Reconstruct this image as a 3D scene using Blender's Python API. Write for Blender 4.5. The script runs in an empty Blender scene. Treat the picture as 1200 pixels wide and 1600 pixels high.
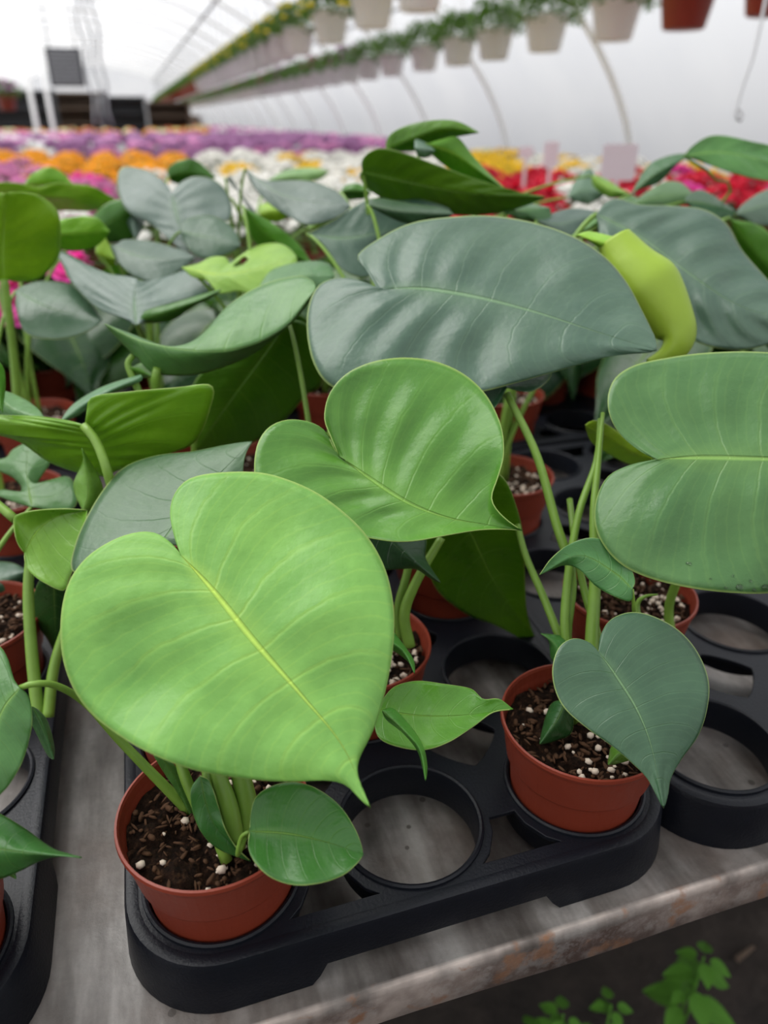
import bpy, bmesh, math, random
from mathutils.bvhtree import BVHTree
from mathutils import Vector, Matrix, noise
C = bpy.context.collection
SC = bpy.context.scene
PI = math.pi

# ------------------------------------------------------------------ camera, sky, exposure
F_PX, PITCH, YAW, CAM_H = 1155.0, math.radians(28), math.radians(17.3), 0.465
cam_data = bpy.data.cameras.new('camera')
cam_data.sensor_fit = 'VERTICAL'; cam_data.sensor_height = 36.0
cam_data.lens = 36.0 * F_PX / 1600.0
cam_data.clip_start = 0.02; cam_data.clip_end = 200
cam_data.dof.use_dof = True
cam_data.dof.focus_distance = 0.46
cam_data.dof.aperture_fstop = 4.4
cam = bpy.data.objects.new('camera', cam_data); C.objects.link(cam)
cam.location = (0, 0, CAM_H)
cam.rotation_euler = (PI/2 - PITCH, 0, -YAW)
SC.camera = cam

SC.view_settings.view_transform = 'Standard'
SC.view_settings.look = 'None'
SC.view_settings.gamma = 1
SC.view_settings.use_curve_mapping = False
SC.view_settings.exposure = 0.0

world = bpy.data.worlds.new('overcast_sky'); SC.world = world
world.use_nodes = True
wn = world.node_tree.nodes; wl = world.node_tree.links
bgn = wn['Background']
tc = wn.new('ShaderNodeTexCoord'); sp = wn.new('ShaderNodeSeparateXYZ')
mr = wn.new('ShaderNodeMapRange'); mr.inputs[1].default_value = -0.10; mr.inputs[2].default_value = 0.15
cr = wn.new('ShaderNodeValToRGB')
cr.color_ramp.elements[0].color = (0.30, 0.30, 0.31, 1)
cr.color_ramp.elements[1].color = (0.96, 0.97, 1.0, 1)
wl.new(tc.outputs['Generated'], sp.inputs[0]); wl.new(sp.outputs[2], mr.inputs[0])
wl.new(mr.outputs[0], cr.inputs[0]); wl.new(cr.outputs[0], bgn.inputs[0])
bgn.inputs[1].default_value = 0.95

sun_data = bpy.data.lights.new('hazy_sun', 'SUN'); sun_data.energy = 5.0; sun_data.angle = math.radians(50); sun_data.color = (1, .985, .95)
sun = bpy.data.objects.new('hazy_sun', sun_data); C.objects.link(sun)
sun.rotation_euler = Vector((-.45, .50, 1.0)).to_track_quat('Z', 'Y').to_euler()

# ------------------------------------------------------------------ camera frame helpers (measuring only)
CP, SP_ = math.cos(PITCH), math.sin(PITCH)
CY, SY = math.cos(YAW), math.sin(YAW)
CAM = Vector((0, 0, CAM_H))
def ray(px, py):                    # world direction with unit depth along the optical axis
    u = (px-600)/F_PX; v = (py-800)/F_PX
    f = CP - v*SP_; d = SP_ + v*CP
    return Vector((u*CY + f*SY, -u*SY + f*CY, -d))
def at(px, py, depth): return CAM + ray(px, py)*depth
def onz(px, py, z):
    r = ray(px, py); return CAM + r*((z-CAM_H)/r.z)
def proj(p):
    q = Vector(p) - CAM
    r = q.x*CY - q.y*SY; f = q.x*SY + q.y*CY
    dep = f*CP - q.z*SP_; up = q.z*CP + f*SP_
    return (600 + F_PX*r/dep, 800 - F_PX*up/dep, dep)
def g2w(n):                         # (right, forward, up) -> world
    return Vector((n[0]*CY + n[1]*SY, -n[0]*SY + n[1]*CY, n[2])).normalized()

# ------------------------------------------------------------------ materials
def new_mat(name):
    m = bpy.data.materials.new(name); m.use_nodes = True
    nt = m.node_tree; nt.nodes.clear()
    return m, nt
def N(nt, t, **kw):
    n = nt.nodes.new(t)
    for k, v in kw.items(): setattr(n, k, v)
    return n
def ramp(nt, fac, stops):
    r = N(nt, 'ShaderNodeValToRGB'); e = r.color_ramp.elements
    while len(e) > 2: e.remove(e[-1])
    for i, (p, c) in enumerate(stops):
        if i < 2: el = e[i]; el.position = p
        else: el = e.new(p)
        el.color = (c[0], c[1], c[2], 1) if not isinstance(c, (int, float)) else (c, c, c, 1)
    nt.links.new(fac, r.inputs[0]); return r.outputs[0]
def mth(nt, op, a, b=None, c=None, clamp=False):
    n = N(nt, 'ShaderNodeMath', operation=op); n.use_clamp = clamp
    for i, x in enumerate((a, b, c)):
        if x is None: continue
        if isinstance(x, (int, float)): n.inputs[i].default_value = x
        else: nt.links.new(x, n.inputs[i])
    return n.outputs[0]
def mix(nt, fac, a, b, blend='MIX'):
    n = N(nt, 'ShaderNodeMix', data_type='RGBA', blend_type=blend)
    for i, x in ((0, fac), (6, a), (7, b)):
        if isinstance(x, (int, float)): n.inputs[i].default_value = x
        elif isinstance(x, tuple): n.inputs[i].default_value = (x[0], x[1], x[2], 1)
        else: nt.links.new(x, n.inputs[i])
    return n.outputs[2]
def noise_n(nt, scale, detail=3, rough=.55, coord='Object', vec=None):
    if vec is None:
        t = N(nt, 'ShaderNodeTexCoord'); vec = t.outputs[coord]
    n = N(nt, 'ShaderNodeTexNoise'); n.inputs['Scale'].default_value = scale
    n.inputs['Detail'].default_value = detail; n.inputs['Roughness'].default_value = rough
    nt.links.new(vec, n.inputs['Vector']); return n.outputs['Fac']
def out(nt, sh): 
    o = N(nt, 'ShaderNodeOutputMaterial'); nt.links.new(sh, o.inputs[0])
def bump(nt, h, strength, dist=.001):
    b = N(nt, 'ShaderNodeBump'); b.inputs['Strength'].default_value = strength
    b.inputs['Distance'].default_value = dist; nt.links.new(h, b.inputs['Height']); return b.outputs[0]

def simple(name, col, rough=.5, spec=.5, var=.0, scale=40, bmp=0, bscale=200, metal=0, subsurf=0, transl=0):
    m, nt = new_mat(name)
    p = N(nt, 'ShaderNodeBsdfPrincipled')
    p.inputs['Roughness'].default_value = rough; p.inputs['Metallic'].default_value = metal
    p.inputs['Specular IOR Level'].default_value = spec
    if var:
        f = noise_n(nt, scale)
        c = mix(nt, f, tuple(x*(1-var) for x in col), tuple(min(1, x*(1+var)) for x in col))
        nt.links.new(c, p.inputs['Base Color'])
    else:
        p.inputs['Base Color'].default_value = (*col, 1)
    if bmp:
        nt.links.new(bump(nt, noise_n(nt, bscale), bmp), p.inputs['Normal'])
    sh = p.outputs[0]
    if transl:
        t = N(nt, 'ShaderNodeBsdfTranslucent'); t.inputs[0].default_value = (*col, 1)
        mx = N(nt, 'ShaderNodeMixShader'); mx.inputs[0].default_value = transl
        nt.links.new(sh, mx.inputs[1]); nt.links.new(t.outputs[0], mx.inputs[2]); sh = mx.outputs[0]
    out(nt, sh); return m

def leaf_material(name, rough, spec, tr, vein_w, vein_mix, vein_col, nveins=9.0, wax=(0,0,0), waxf=0):
    """Lamina colour comes from the object; veins and pale margin from the UV map."""
    m, nt = new_mat(name)
    oi = N(nt, 'ShaderNodeObjectInfo'); uv = N(nt, 'ShaderNodeUVMap'); uv.uv_map = 'UVMap'
    s = N(nt, 'ShaderNodeSeparateXYZ'); nt.links.new(uv.outputs[0], s.inputs[0])
    u = mth(nt, 'ABSOLUTE', mth(nt, 'SUBTRACT', mth(nt, 'MULTIPLY', s.outputs[0], 2.0), 1.0))
    v = s.outputs[1]
    f1 = noise_n(nt, 14, 4, .6); f2 = noise_n(nt, 90, 3, .6)
    col = mix(nt, 1.0, oi.outputs['Color'], ramp(nt, f1, [(.3, (.74, .84, .84)), (.7, (1.16, 1.12, 1.08))]), 'MULTIPLY')
    col = mix(nt, .5, col, ramp(nt, f2, [(.3, (.88, .9, .88)), (.7, (1.1, 1.08, 1.1))]), 'MULTIPLY')
    if waxf:
        col = mix(nt, waxf, col, wax)
    # side veins: curve toward the tip
    ph = mth(nt, 'SUBTRACT', v, mth(nt, 'MULTIPLY', mth(nt, 'POWER', u, 2.0), .10))
    ph = mth(nt, 'ADD', ph, mth(nt, 'MULTIPLY', mth(nt, 'SUBTRACT', f1, .5), .06))
    fr = mth(nt, 'ABSOLUTE', mth(nt, 'SUBTRACT', mth(nt, 'FRACT', mth(nt, 'MULTIPLY', ph, nveins)), .5))   # .5 = on the vein
    side = mth(nt, 'SUBTRACT', 1.0, mth(nt, 'DIVIDE', mth(nt, 'SUBTRACT', .5, fr), vein_w), clamp=True)
    side = mth(nt, 'MULTIPLY', side, mth(nt, 'SUBTRACT', 1.0, mth(nt, 'MULTIPLY', u, .75), clamp=True))
    mw = mth(nt, 'MULTIPLY_ADD', v, -.028, .036)
    mid = mth(nt, 'SUBTRACT', 1.0, mth(nt, 'POWER', mth(nt, 'DIVIDE', u, mw), 2.0), clamp=True)
    glow = mth(nt, 'MULTIPLY', mth(nt, 'SUBTRACT', 1.0, mth(nt, 'DIVIDE', u, .16), clamp=True),
               mth(nt, 'SUBTRACT', 1.0, mth(nt, 'MULTIPLY', v, 1.3), clamp=True))
    ph4 = mth(nt, 'ABSOLUTE', mth(nt, 'SUBTRACT', mth(nt, 'FRACT', mth(nt, 'MULTIPLY', mth(nt, 'ADD', ph, mth(nt, 'MULTIPLY', f2, .012)), nveins*4)), .5))
    fine = mth(nt, 'MULTIPLY', mth(nt, 'SUBTRACT', 1.0, mth(nt, 'DIVIDE', mth(nt, 'SUBTRACT', .5, ph4), .12), clamp=True), vein_mix*.13)
    vm = mth(nt, 'ADD', mth(nt, 'MULTIPLY', side, vein_mix*.32), mth(nt, 'ADD', mth(nt, 'MULTIPLY', mid, vein_mix), mth(nt, 'MULTIPLY', glow, vein_mix*.65)), clamp=True)
    vm = mth(nt, 'ADD', vm, fine, clamp=True)
    vcol = mix(nt, .55, vein_col, oi.outputs['Color'], 'ADD')
    col = mix(nt, vm, col, vcol)
    edge = mth(nt, 'MULTIPLY', mth(nt, 'SUBTRACT', u, .982), 55.0, clamp=True)
    col = mix(nt, mth(nt, 'MULTIPLY', edge, .75), col, (.42, .55, .16))
    h = mth(nt, 'ADD', mth(nt, 'MULTIPLY', side, -.22),
            mth(nt, 'ADD', mth(nt, 'MULTIPLY', mid, -1.0), mth(nt, 'MULTIPLY', noise_n(nt, 160, 4), .42)))
    h = mth(nt, 'ADD', h, mth(nt, 'MULTIPLY', noise_n(nt, 30, 2), 1.1))
    bn = bump(nt, h, .8, .0014)
    p = N(nt, 'ShaderNodeBsdfPrincipled')
    nt.links.new(col, p.inputs['Base Color']); nt.links.new(bn, p.inputs['Normal'])
    nt.links.new(ramp(nt, f1, [(.3, rough-.06), (.7, rough+.08)]), p.inputs['Roughness'])
    p.inputs['Specular IOR Level'].default_value = spec
    t = N(nt, 'ShaderNodeBsdfTranslucent')
    nt.links.new(mix(nt, 1.0, col, (1.25, 1.35, .35), 'MULTIPLY'), t.inputs[0]); nt.links.new(bn, t.inputs[1])
    mx = N(nt, 'ShaderNodeMixShader'); mx.inputs[0].default_value = tr
    nt.links.new(p.outputs[0], mx.inputs[1]); nt.links.new(t.outputs[0], mx.inputs[2])
    out(nt, mx.outputs[0]); return m

M = {}
M['leaf_bright'] = leaf_material('leaf_bright', .38, .38, .26, .06, .55, (.50, .60, .08), 8.0)
M['leaf_mid'] = leaf_material('leaf_mid', .30, .42, .24, .045, .45, (.26, .42, .08), 8.0)
M['leaf_dark'] = leaf_material('leaf_dark', .38, .55, .12, .03, .38, (.20, .34, .14), 8.0)
M['petiole'] = simple('petiole', (.20, .36, .05), .4, .5, .25, 60, transl=.15)
M['pot'] = simple('terracotta_plastic', (.215, .034, .016), .42, .40, .12, 30, .15, 300)
M['pot_dark'] = simple('old_terracotta_plastic', (.20, .035, .018), .5, .4, .15, 30)
M['black'] = simple('black_plastic', (.005, .0062, .010), .38, .25, .25, 60, .3, 500)
M['perlite'] = simple('perlite', (.62, .52, .42), .8, .3, .15, 200)
M['bark'] = simple('bark_chip', (.070, .034, .017), .85, .2, .45, 120)
M['white_plastic'] = simple('white_plastic', (.80, .78, .75), .45, .4, .06, 8, transl=.3)
M['white_pipe'] = simple('white_pipe', (.86, .86, .84), .4, .5)
M['wire'] = simple('grey_wire', (.42, .42, .43), .4, .5)
M['steel'] = simple('galvanised_steel', (.34, .35, .36), .5, .5, .15, 10, metal=.4)
M['dark_metal'] = simple('dark_metal', (.035, .037, .042), .5, .4, .2, 10)
M['brown'] = simple('weathered_board', (.16, .115, .085), .8, .3, .3, 3)
M['tag'] = simple('clear_white_tag', (.78, .70, .73), .35, .5, transl=.5)
M['weed'] = simple('nettle_leaf', (.12, .33, .035), .6, .3, .35, 60, .4, 300, transl=.2)

def soil_mat():
    m, nt = new_mat('potting_soil'); p = N(nt, 'ShaderNodeBsdfPrincipled')
    f = noise_n(nt, 220, 5, .7)
    nt.links.new(ramp(nt, f, [(.35, (.004, .003, .002)), (.55, (.020, .010, .006)), (.8, (.10, .052, .026))]), p.inputs['Base Color'])
    p.inputs['Roughness'].default_value = .95; p.inputs['Specular IOR Level'].default_value = .1
    nt.links.new(bump(nt, f, 1.0, .004), p.inputs['Normal']); out(nt, p.outputs[0]); return m
M['soil'] = soil_mat()
wm, wnt = new_mat('water'); wp = N(wnt, 'ShaderNodeBsdfPrincipled'); wp.inputs['Transmission Weight'].default_value = 1; wp.inputs['Roughness'].default_value = .02; wp.inputs['IOR'].default_value = 1.33; out(wnt, wp.outputs[0]); M['water'] = wm

def bench_mat():
    m, nt = new_mat('stained_metal'); p = N(nt, 'ShaderNodeBsdfPrincipled')
    t = N(nt, 'ShaderNodeTexCoord')
    mp = N(nt, 'ShaderNodeMapping'); mp.inputs['Rotation'].default_value = (0, 0, .75)
    mp.inputs['Scale'].default_value = (26, 5, 1); nt.links.new(t.outputs['Object'], mp.inputs[0])
    streak = noise_n(nt, 1.0, 4, .6, vec=mp.outputs[0])
    big = noise_n(nt, 7, 4, .6); fine = noise_n(nt, 120, 4, .7)
    c = ramp(nt, streak, [(.36, (.055, .046, .040)), (.5, (.135, .122, .112)), (.64, (.26, .245, .23))])
    c = mix(nt, ramp(nt, big, [(.45, 0.0), (.66, .75)]), c, (.095, .066, .052))
    c = mix(nt, .6, c, ramp(nt, fine, [(.3, (.70, .70, .70)), (.62, (1.1, 1.1, 1.1))]), 'MULTIPLY')
    # lighter strip running front to back
    s = N(nt, 'ShaderNodeSeparateXYZ'); nt.links.new(t.outputs['Object'], s.inputs[0])
    d = mth(nt, 'ABSOLUTE', mth(nt, 'SUBTRACT', mth(nt, 'ADD', s.outputs[0], mth(nt, 'MULTIPLY', big, .01)), .134))
    st = mth(nt, 'SUBTRACT', 1.0, mth(nt, 'DIVIDE', d, .012), clamp=True)
    c = mix(nt, mth(nt, 'MULTIPLY', st, .45), c, (.36, .345, .32))
    dots = N(nt, 'ShaderNodeTexVoronoi'); dots.inputs['Scale'].default_value = 34; nt.links.new(t.outputs['Object'], dots.inputs[0])
    dk = mth(nt, 'LESS_THAN', mth(nt, 'ADD', dots.outputs['Distance'], mth(nt, 'MULTIPLY', big, .25)), .215)
    c = mix(nt, mth(nt, 'MULTIPLY', dk, .75), c, (.04, .032, .026))
    # rust along the front lip, with a painted highlight on its bead
    rz = mth(nt, 'MULTIPLY', mth(nt, 'ADD', s.outputs[2], .004), -150.0, clamp=True)
    rn = ramp(nt, noise_n(nt, 55, 5, .7), [(.38, (.20, .18, .17)), (.50, (.085, .055, .045)), (.60, (.16, .13, .12)), (.8, (.30, .28, .26))])
    c = mix(nt, rz, c, rn)
    bead_hl = mth(nt, 'SUBTRACT', 1.0, mth(nt, 'MULTIPLY', mth(nt, 'ABSOLUTE', mth(nt, 'SUBTRACT', s.outputs[1], .2485)), 300.0), clamp=True)
    bead_hl = mth(nt, 'MULTIPLY', bead_hl, ramp(nt, noise_n(nt, 25, 3), [(.4, .15), (.6, .9)]))
    c = mix(nt, bead_hl, c, (.70, .60, .54))  # bead highlight painted into the colour
    ry = mth(nt, 'MULTIPLY', mth(nt, 'SUBTRACT', 1.0, mth(nt, 'MULTIPLY', mth(nt, 'ABSOLUTE', mth(nt, 'SUBTRACT', s.outputs[1], .247)), 180.0), clamp=True),
             ramp(nt, noise_n(nt, 40, 4), [(.56, 0.0), (.64, .9)]))
    c = mix(nt, ry, c, (.30, .15, .08))
    nt.links.new(c, p.inputs['Base Color'])
    p.inputs['Specular IOR Level'].default_value = .5
    nt.links.new(ramp(nt, big, [(.3, .38), (.7, .6)]), p.inputs['Roughness'])
    nt.links.new(bump(nt, mth(nt, 'ADD', fine, streak), .35, .0015), p.inputs['Normal'])
    out(nt, p.outputs[0]); return m
M['bench'] = bench_mat()

def film_mat():
    m, nt = new_mat('poly_film')
    t = N(nt, 'ShaderNodeBsdfTranslucent'); d = N(nt, 'ShaderNodeBsdfDiffuse'); tr = N(nt, 'ShaderNodeBsdfTransparent')
    f = noise_n(nt, 1.3, 3, .5)
    c = ramp(nt, f, [(.3, (.80, .81, .84)), (.7, (.96, .96, .96))])
    nt.links.new(c, t.inputs[0]); d.inputs[0].default_value = (.75, .76, .78, 1)
    m1 = N(nt, 'ShaderNodeMixShader'); m1.inputs[0].default_value = .12
    nt.links.new(t.outputs[0], m1.inputs[1]); nt.links.new(d.outputs[0], m1.inputs[2])
    m2 = N(nt, 'ShaderNodeMixShader'); m2.inputs[0].default_value = .55
    nt.links.new(m1.outputs[0], m2.inputs[1]); nt.links.new(tr.outputs[0], m2.inputs[2])
    out(nt, m2.outputs[0]); return m
M['film'] = film_mat()

def ground_mat():
    m, nt = new_mat('damp_earth'); p = N(nt, 'ShaderNodeBsdfPrincipled')
    f = noise_n(nt, 9, 6, .65)
    nt.links.new(ramp(nt, f, [(.3, (.014, .011, .009)), (.6, (.045, .034, .028)), (.8, (.10, .080, .068))]), p.inputs['Base Color'])
    p.inputs['Roughness'].default_value = .9; nt.links.new(bump(nt, f, 1, .02), p.inputs['Normal'])
    out(nt, p.outputs[0]); return m
M['ground'] = ground_mat()

def objcol_mat(name, rough=.6, tr=.25, var=.25):
    m, nt = new_mat(name); oi = N(nt, 'ShaderNodeObjectInfo')
    f = noise_n(nt, 30, 2)
    c = mix(nt, 1.0, oi.outputs['Color'], ramp(nt, f, [(.3, (1-var,)*3), (.7, (1+var,)*3)]), 'MULTIPLY')
    p = N(nt, 'ShaderNodeBsdfPrincipled'); nt.links.new(c, p.inputs['Base Color']); p.inputs['Roughness'].default_value = rough
    t = N(nt, 'ShaderNodeBsdfTranslucent'); nt.links.new(c, t.inputs[0])
    mx = N(nt, 'ShaderNodeMixShader'); mx.inputs[0].default_value = tr
    nt.links.new(p.outputs[0], mx.inputs[1]); nt.links.new(t.outputs[0], mx.inputs[2]); out(nt, mx.outputs[0]); return m
M['petal'] = objcol_mat('petal')
M['foliage'] = simple('bedding_foliage', (.080, .175, .022), .5, .4, .4, 30, transl=.25)

# ------------------------------------------------------------------ object helpers
def obj(name, me, mat, parent=None, smooth=True):
    if isinstance(me, bmesh.types.BMesh):
        d = bpy.data.meshes.new(name); me.to_mesh(d); me.free(); me = d
    if mat is not None and not me.materials: me.materials.append(mat)
    if smooth: me.polygons.foreach_set('use_smooth', [True]*len(me.polygons))
    o = bpy.data.objects.new(name, me); C.objects.link(o)
    if parent is not None: o.parent = parent
    return o
def thing(name, label, cat, loc=(0, 0, 0), group=None):
    o = bpy.data.objects.new(name, None); C.objects.link(o); o.location = loc
    o.empty_display_size = .02
    o['label'] = label; o['category'] = cat
    if group: o['group'] = group
    return o
def tag(o, label, cat, group=None):
    o['label'] = label; o['category'] = cat
    if group: o['group'] = group
    return o
def struct(o): o['kind'] = 'structure'; return o
def dup(root, loc, rotz=0, label=None):
    r = root.copy(); C.objects.link(r); r.location = loc; r.rotation_euler = (0, 0, rotz)
    if label: r['label'] = label
    for ch in list(root.children):
        c = ch.copy(); C.objects.link(c); c.parent = r
        for g in list(ch.children):
            d = g.copy(); C.objects.link(d); d.parent = c
    return r

def tube(bm, pts, r0, r1=None, n=10, flat=1.0):
    if r1 is None: r1 = r0
    pts = [Vector(p) for p in pts]; rings = []
    side = None
    for i, p in enumerate(pts):
        d = (pts[min(i+1, len(pts)-1)] - pts[max(i-1, 0)]).normalized()
        if side is None:
            side = d.cross(Vector((0, 0, 1)))
            if side.length < .05: side = d.cross(Vector((1, 0, 0)))
            side.normalize()
        else:
            side = (side - d*side.dot(d)).normalized()
        up = d.cross(side)
        f = i/(len(pts)-1); r = r0 + (r1-r0)*f
        rings.append([bm.verts.new(p + side*math.cos(2*PI*k/n)*r + up*math.sin(2*PI*k/n)*r*flat) for k in range(n)])
    for a, b in zip(rings, rings[1:]):
        for k in range(n): bm.faces.new((a[k], a[(k+1) % n], b[(k+1) % n], b[k]))
    bm.faces.new(rings[0][::-1]); bm.faces.new(rings[-1])
def lathe(bm, prof, n=48, c=(0, 0, 0), close=False):
    rings = [[bm.verts.new((c[0]+r*math.cos(2*PI*k/n), c[1]+r*math.sin(2*PI*k/n), c[2]+z)) for k in range(n)] for r, z in prof]
    if close: rings.append(rings[0])
    for a, b in zip(rings, rings[1:]):
        for k in range(n): bm.faces.new((a[k], a[(k+1) % n], b[(k+1) % n], b[k]))
    return rings
def box(bm, x0, x1, y0, y1, z0, z1):
    v = [bm.verts.new((x, y, z)) for z in (z0, z1) for x, y in ((x0, y0), (x1, y0), (x1, y1), (x0, y1))]
    for f in ((3, 2, 1, 0), (4, 5, 6, 7), (0, 1, 5, 4), (1, 2, 6, 5), (2, 3, 7, 6), (3, 0, 4, 7)):
        bm.faces.new([v[i] for i in f])
def bez(p0, p1, p2, p3, n=18):
    r = []
    for i in range(n+1):
        t = i/n; a = 1-t
        r.append(p0*a**3 + p1*3*a*a*t + p2*3*a*t*t + p3*t**3)
    return r
def crom(pts, n):
    """Catmull-Rom through pts, resampled to n+1 points by length."""
    P = [Vector(p) for p in pts]; P = [P[0]*2-P[1]] + P + [P[-1]*2-P[-2]]
    fine = []
    for i in range(1, len(P)-2):
        for k in range(12):
            t = k/12; a, b, c, d = P[i-1], P[i], P[i+1], P[i+2]
            fine.append(.5*((2*b) + (c-a)*t + (2*a-5*b+4*c-d)*t*t + (3*b-a-3*c+d)*t**3))
    fine.append(P[-2])
    L = [0]
    for a, b in zip(fine, fine[1:]): L.append(L[-1]+(b-a).length)
    res = []; j = 0
    for i in range(n+1):
        s = L[-1]*i/n
        while j < len(L)-2 and L[j+1] < s: j += 1
        q = (s-L[j])/max(1e-9, L[j+1]-L[j]); res.append(fine[j].lerp(fine[j+1], min(1, q)))
    return res

# ------------------------------------------------------------------ greenhouse shell
FLOOR = -0.85
prof = [(3.34, FLOOR), (3.30, -.3), (3.18, .10), (3.05, .465), (2.80, .84), (2.35, 1.28), (1.75, 1.68), (1.0, 2.02), (.1, 2.22), (-.9, 2.30)]
prof = prof + [(-1.8-x, z) for x, z in prof[-2::-1]]
pp = crom([(x, z, 0) for x, z in prof], 72)
Y0, Y1 = -5.0, 36.0
bm = bmesh.new(); rows = []
ny = 70
for j in range(ny+1):
    y = Y0 + (Y1-Y0)*j/ny
    rows.append([bm.verts.new((p.x, y, p.y)) for p in pp])
for a, b in zip(rows, rows[1:]):
    for i in range(len(a)-1): bm.faces.new((a[i], a[i+1], b[i+1], b[i]))
struct(obj('ceiling', bm, M['film']))
# hoops
hy = [4.575 + 1.83*k for k in range(-5, 18)]
for k, y in enumerate(hy):
    bm = bmesh.new(); tube(bm, [Vector((p.x, y, p.y)) + Vector((-.9-p.x, 0, .7-p.y)).normalized()*.035 for p in pp], .021, n=8)
    tag(obj('greenhouse_hoop', bm, M['white_pipe']), 'white arched pipe hoop against the plastic tunnel wall', 'pipe', 'arched tunnel hoops')
bm = bmesh.new(); box(bm, -8, 6, -6, 37, FLOOR-.05, FLOOR)
struct(obj('floor', bm, M['ground'], smooth=False))
bm = bmesh.new(); vs = [bm.verts.new((p.x, Y0, p.y)) for p in pp]; bm.faces.new(vs); struct(obj('wall_back_unseen', bm, M['brown'], smooth=False))  # unseen wall, added dark to cut light from behind the camera
# far end wall: film with dark boarded lower half
bm = bmesh.new()
cen = bm.verts.new((-.9, Y1, .6)); vs = [bm.verts.new((p.x, Y1, p.y)) for p in pp]
for a, b in zip(vs, vs[1:]): bm.faces.new((cen, a, b))
bm.faces.new((cen, vs[-1], vs[0]))
struct(obj('wall_far', bm, M['film'], smooth=False))
def slab(name, x0, x1, y0, y1, z0, z1, mat, label=None, cat=None, kind=None, parent=None):
    bm = bmesh.new(); box(bm, x0, x1, y0, y1, z0, z1); o = obj(name, bm, mat, parent, smooth=False)
    if kind: o['kind'] = kind
    if label: tag(o, label, cat)
    return o
slab('wall_far_base', -4.9, 3.2, Y1-.35, Y1-.25, FLOOR, .62, M['brown'], kind='structure').name = 'trim_1'

# ------------------------------------------------------------------ bench with rusty lip
def make_bench():
    bm = bmesh.new()
    pr = [(.300, -.040), (.249, -.041), (.2462, -.036), (.2462, -.006), (.2470, -.0012), (.2490, .0012), (.2530, .0008), (.262, 0.0), (1.62, 0.0), (1.62, -.04)]
    nx = 160; x0, x1 = -1.5, 2.1; rows = []
    for i in range(nx+1):
        x = x0 + (x1-x0)*i/nx
        w = .0022*noise.noise(Vector((x*7, 0, 0)))
        r = []
        for k, (y, z) in enumerate(pr):
            e = w if k < 7 else 0
            zz = z + (.004*noise.noise(Vector((x*4, 5, 0))) if k in (1, 2, 0) else 0)
            r.append(bm.verts.new((x, y+e, zz)))
        rows.append(r)
    n = len(pr)
    for a, b in zip(rows, rows[1:]):
        for k in range(n): bm.faces.new((a[k], b[k], b[(k+1) % n], a[(k+1) % n]))
    bm.faces.new(rows[0]); bm.faces.new(rows[-1][::-1])
    bmesh.ops.recalc_face_normals(bm, faces=bm.faces)
    return bm
bench = thing('plant_bench', 'grey stained metal plant bench with a rusty front lip', 'bench', (0, 0, 0))
o = obj('bench_top', make_bench(), M['bench'], bench)
mod = o.modifiers.new('split', 'EDGE_SPLIT'); mod.split_angle = math.radians(50)
for x, y in ((-1.3, .5), (1.9, .5), (-1.3, 1.5), (1.9, 1.5)):
    bm = bmesh.new(); tube(bm, [(x, y, -.04), (x, y, FLOOR)], .025, n=12); obj('leg', bm, M['steel'], bench)

# ------------------------------------------------------------------ pots and trays
POT_R = .057
def pot_mesh():
    bm = bmesh.new()
    lathe(bm, [(0, .004), (.036, .004), (.041, .0), (.0425, .004), (.0462, .040), (.0478, .0590), (.0482, .0600), (.0502, .0608), (.0508, .0622), (.0512, .0650), (.0555, .090), (.0566, .0915),
               (.0574, .094), (.0570, .0962), (.0556, .0965), (.0548, .0945), (.0540, .088), (.0478, .060), (.041, .006), (0, .0065)], 64)
    bmesh.ops.remove_doubles(bm, verts=bm.verts, dist=1e-5)
    me = bpy.data.meshes.new('pot'); bm.to_mesh(me); bm.free(); me.materials.append(M['pot']); return me
POT = pot_mesh()
def soil_mesh(seed):
    rnd = random.Random(seed); bm = bmesh.new()
    R = .0525; z0 = .082; c = bm.verts.new((0, 0, z0+.002)); prev = None
    for i in range(1, 31):
        r = R*i/30; ring = []
        for k in range(96):
            a = 2*PI*k/96
            z = z0 + .009*noise.noise(Vector((r*math.cos(a)*60+seed, r*math.sin(a)*60, 0))) + .0045*noise.noise(Vector((r*math.cos(a)*240+seed, r*math.sin(a)*240, 3)))
            ring.append(bm.verts.new((r*math.cos(a), r*math.sin(a), z)))
        for k in range(96):
            if prev: bm.faces.new((prev[k], ring[k], ring[(k+1) % 96], prev[(k+1) % 96]))
            else: bm.faces.new((c, ring[k], ring[(k+1) % 96]))
        prev = ring
    me = bpy.data.meshes.new('soil'); bm.to_mesh(me); bm.free(); me.materials.append(M['soil']); return me
def chip(bm, p, s, rnd):
    m = Matrix.Translation(p) @ Matrix.Rotation(rnd.uniform(0, 6), 4, 'Z') @ Matrix.Rotation(rnd.uniform(-.6, .6), 4, 'X') @ Matrix.Diagonal((*s, 1))
    r = bmesh.ops.create_icosphere(bm, subdivisions=1, radius=1, matrix=m)
    for v in r['verts']: v.co += Vector([rnd.uniform(-.12, .12)*min(s) for _ in range(3)])
def crumbs(seed, n, kind):
    rnd = random.Random(seed); bm = bmesh.new()
    for _ in range(n):
        r = .050*math.sqrt(rnd.random()); a = rnd.uniform(0, 2*PI)
        if kind == 'perlite' and rnd.random() < .6: a = rnd.gauss(-.7, .7); r = rnd.uniform(.012, .048)
        p = Vector((r*math.cos(a), r*math.sin(a), .0835 + rnd.uniform(0, .003)))
        if kind == 'perlite':
            q = rnd.uniform(.0010, .0030); chip(bm, p, (q*1.15, q, q*.85), rnd)
        else:
            chip(bm, p, (rnd.uniform(.0015, .0050), rnd.uniform(.0005, .0020), rnd.uniform(.0005, .0010)), rnd)
    me = bpy.data.meshes.new(kind); bm.to_mesh(me); bm.free(); me.materials.append(M['perlite' if kind == 'perlite' else 'bark']); return me
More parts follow.
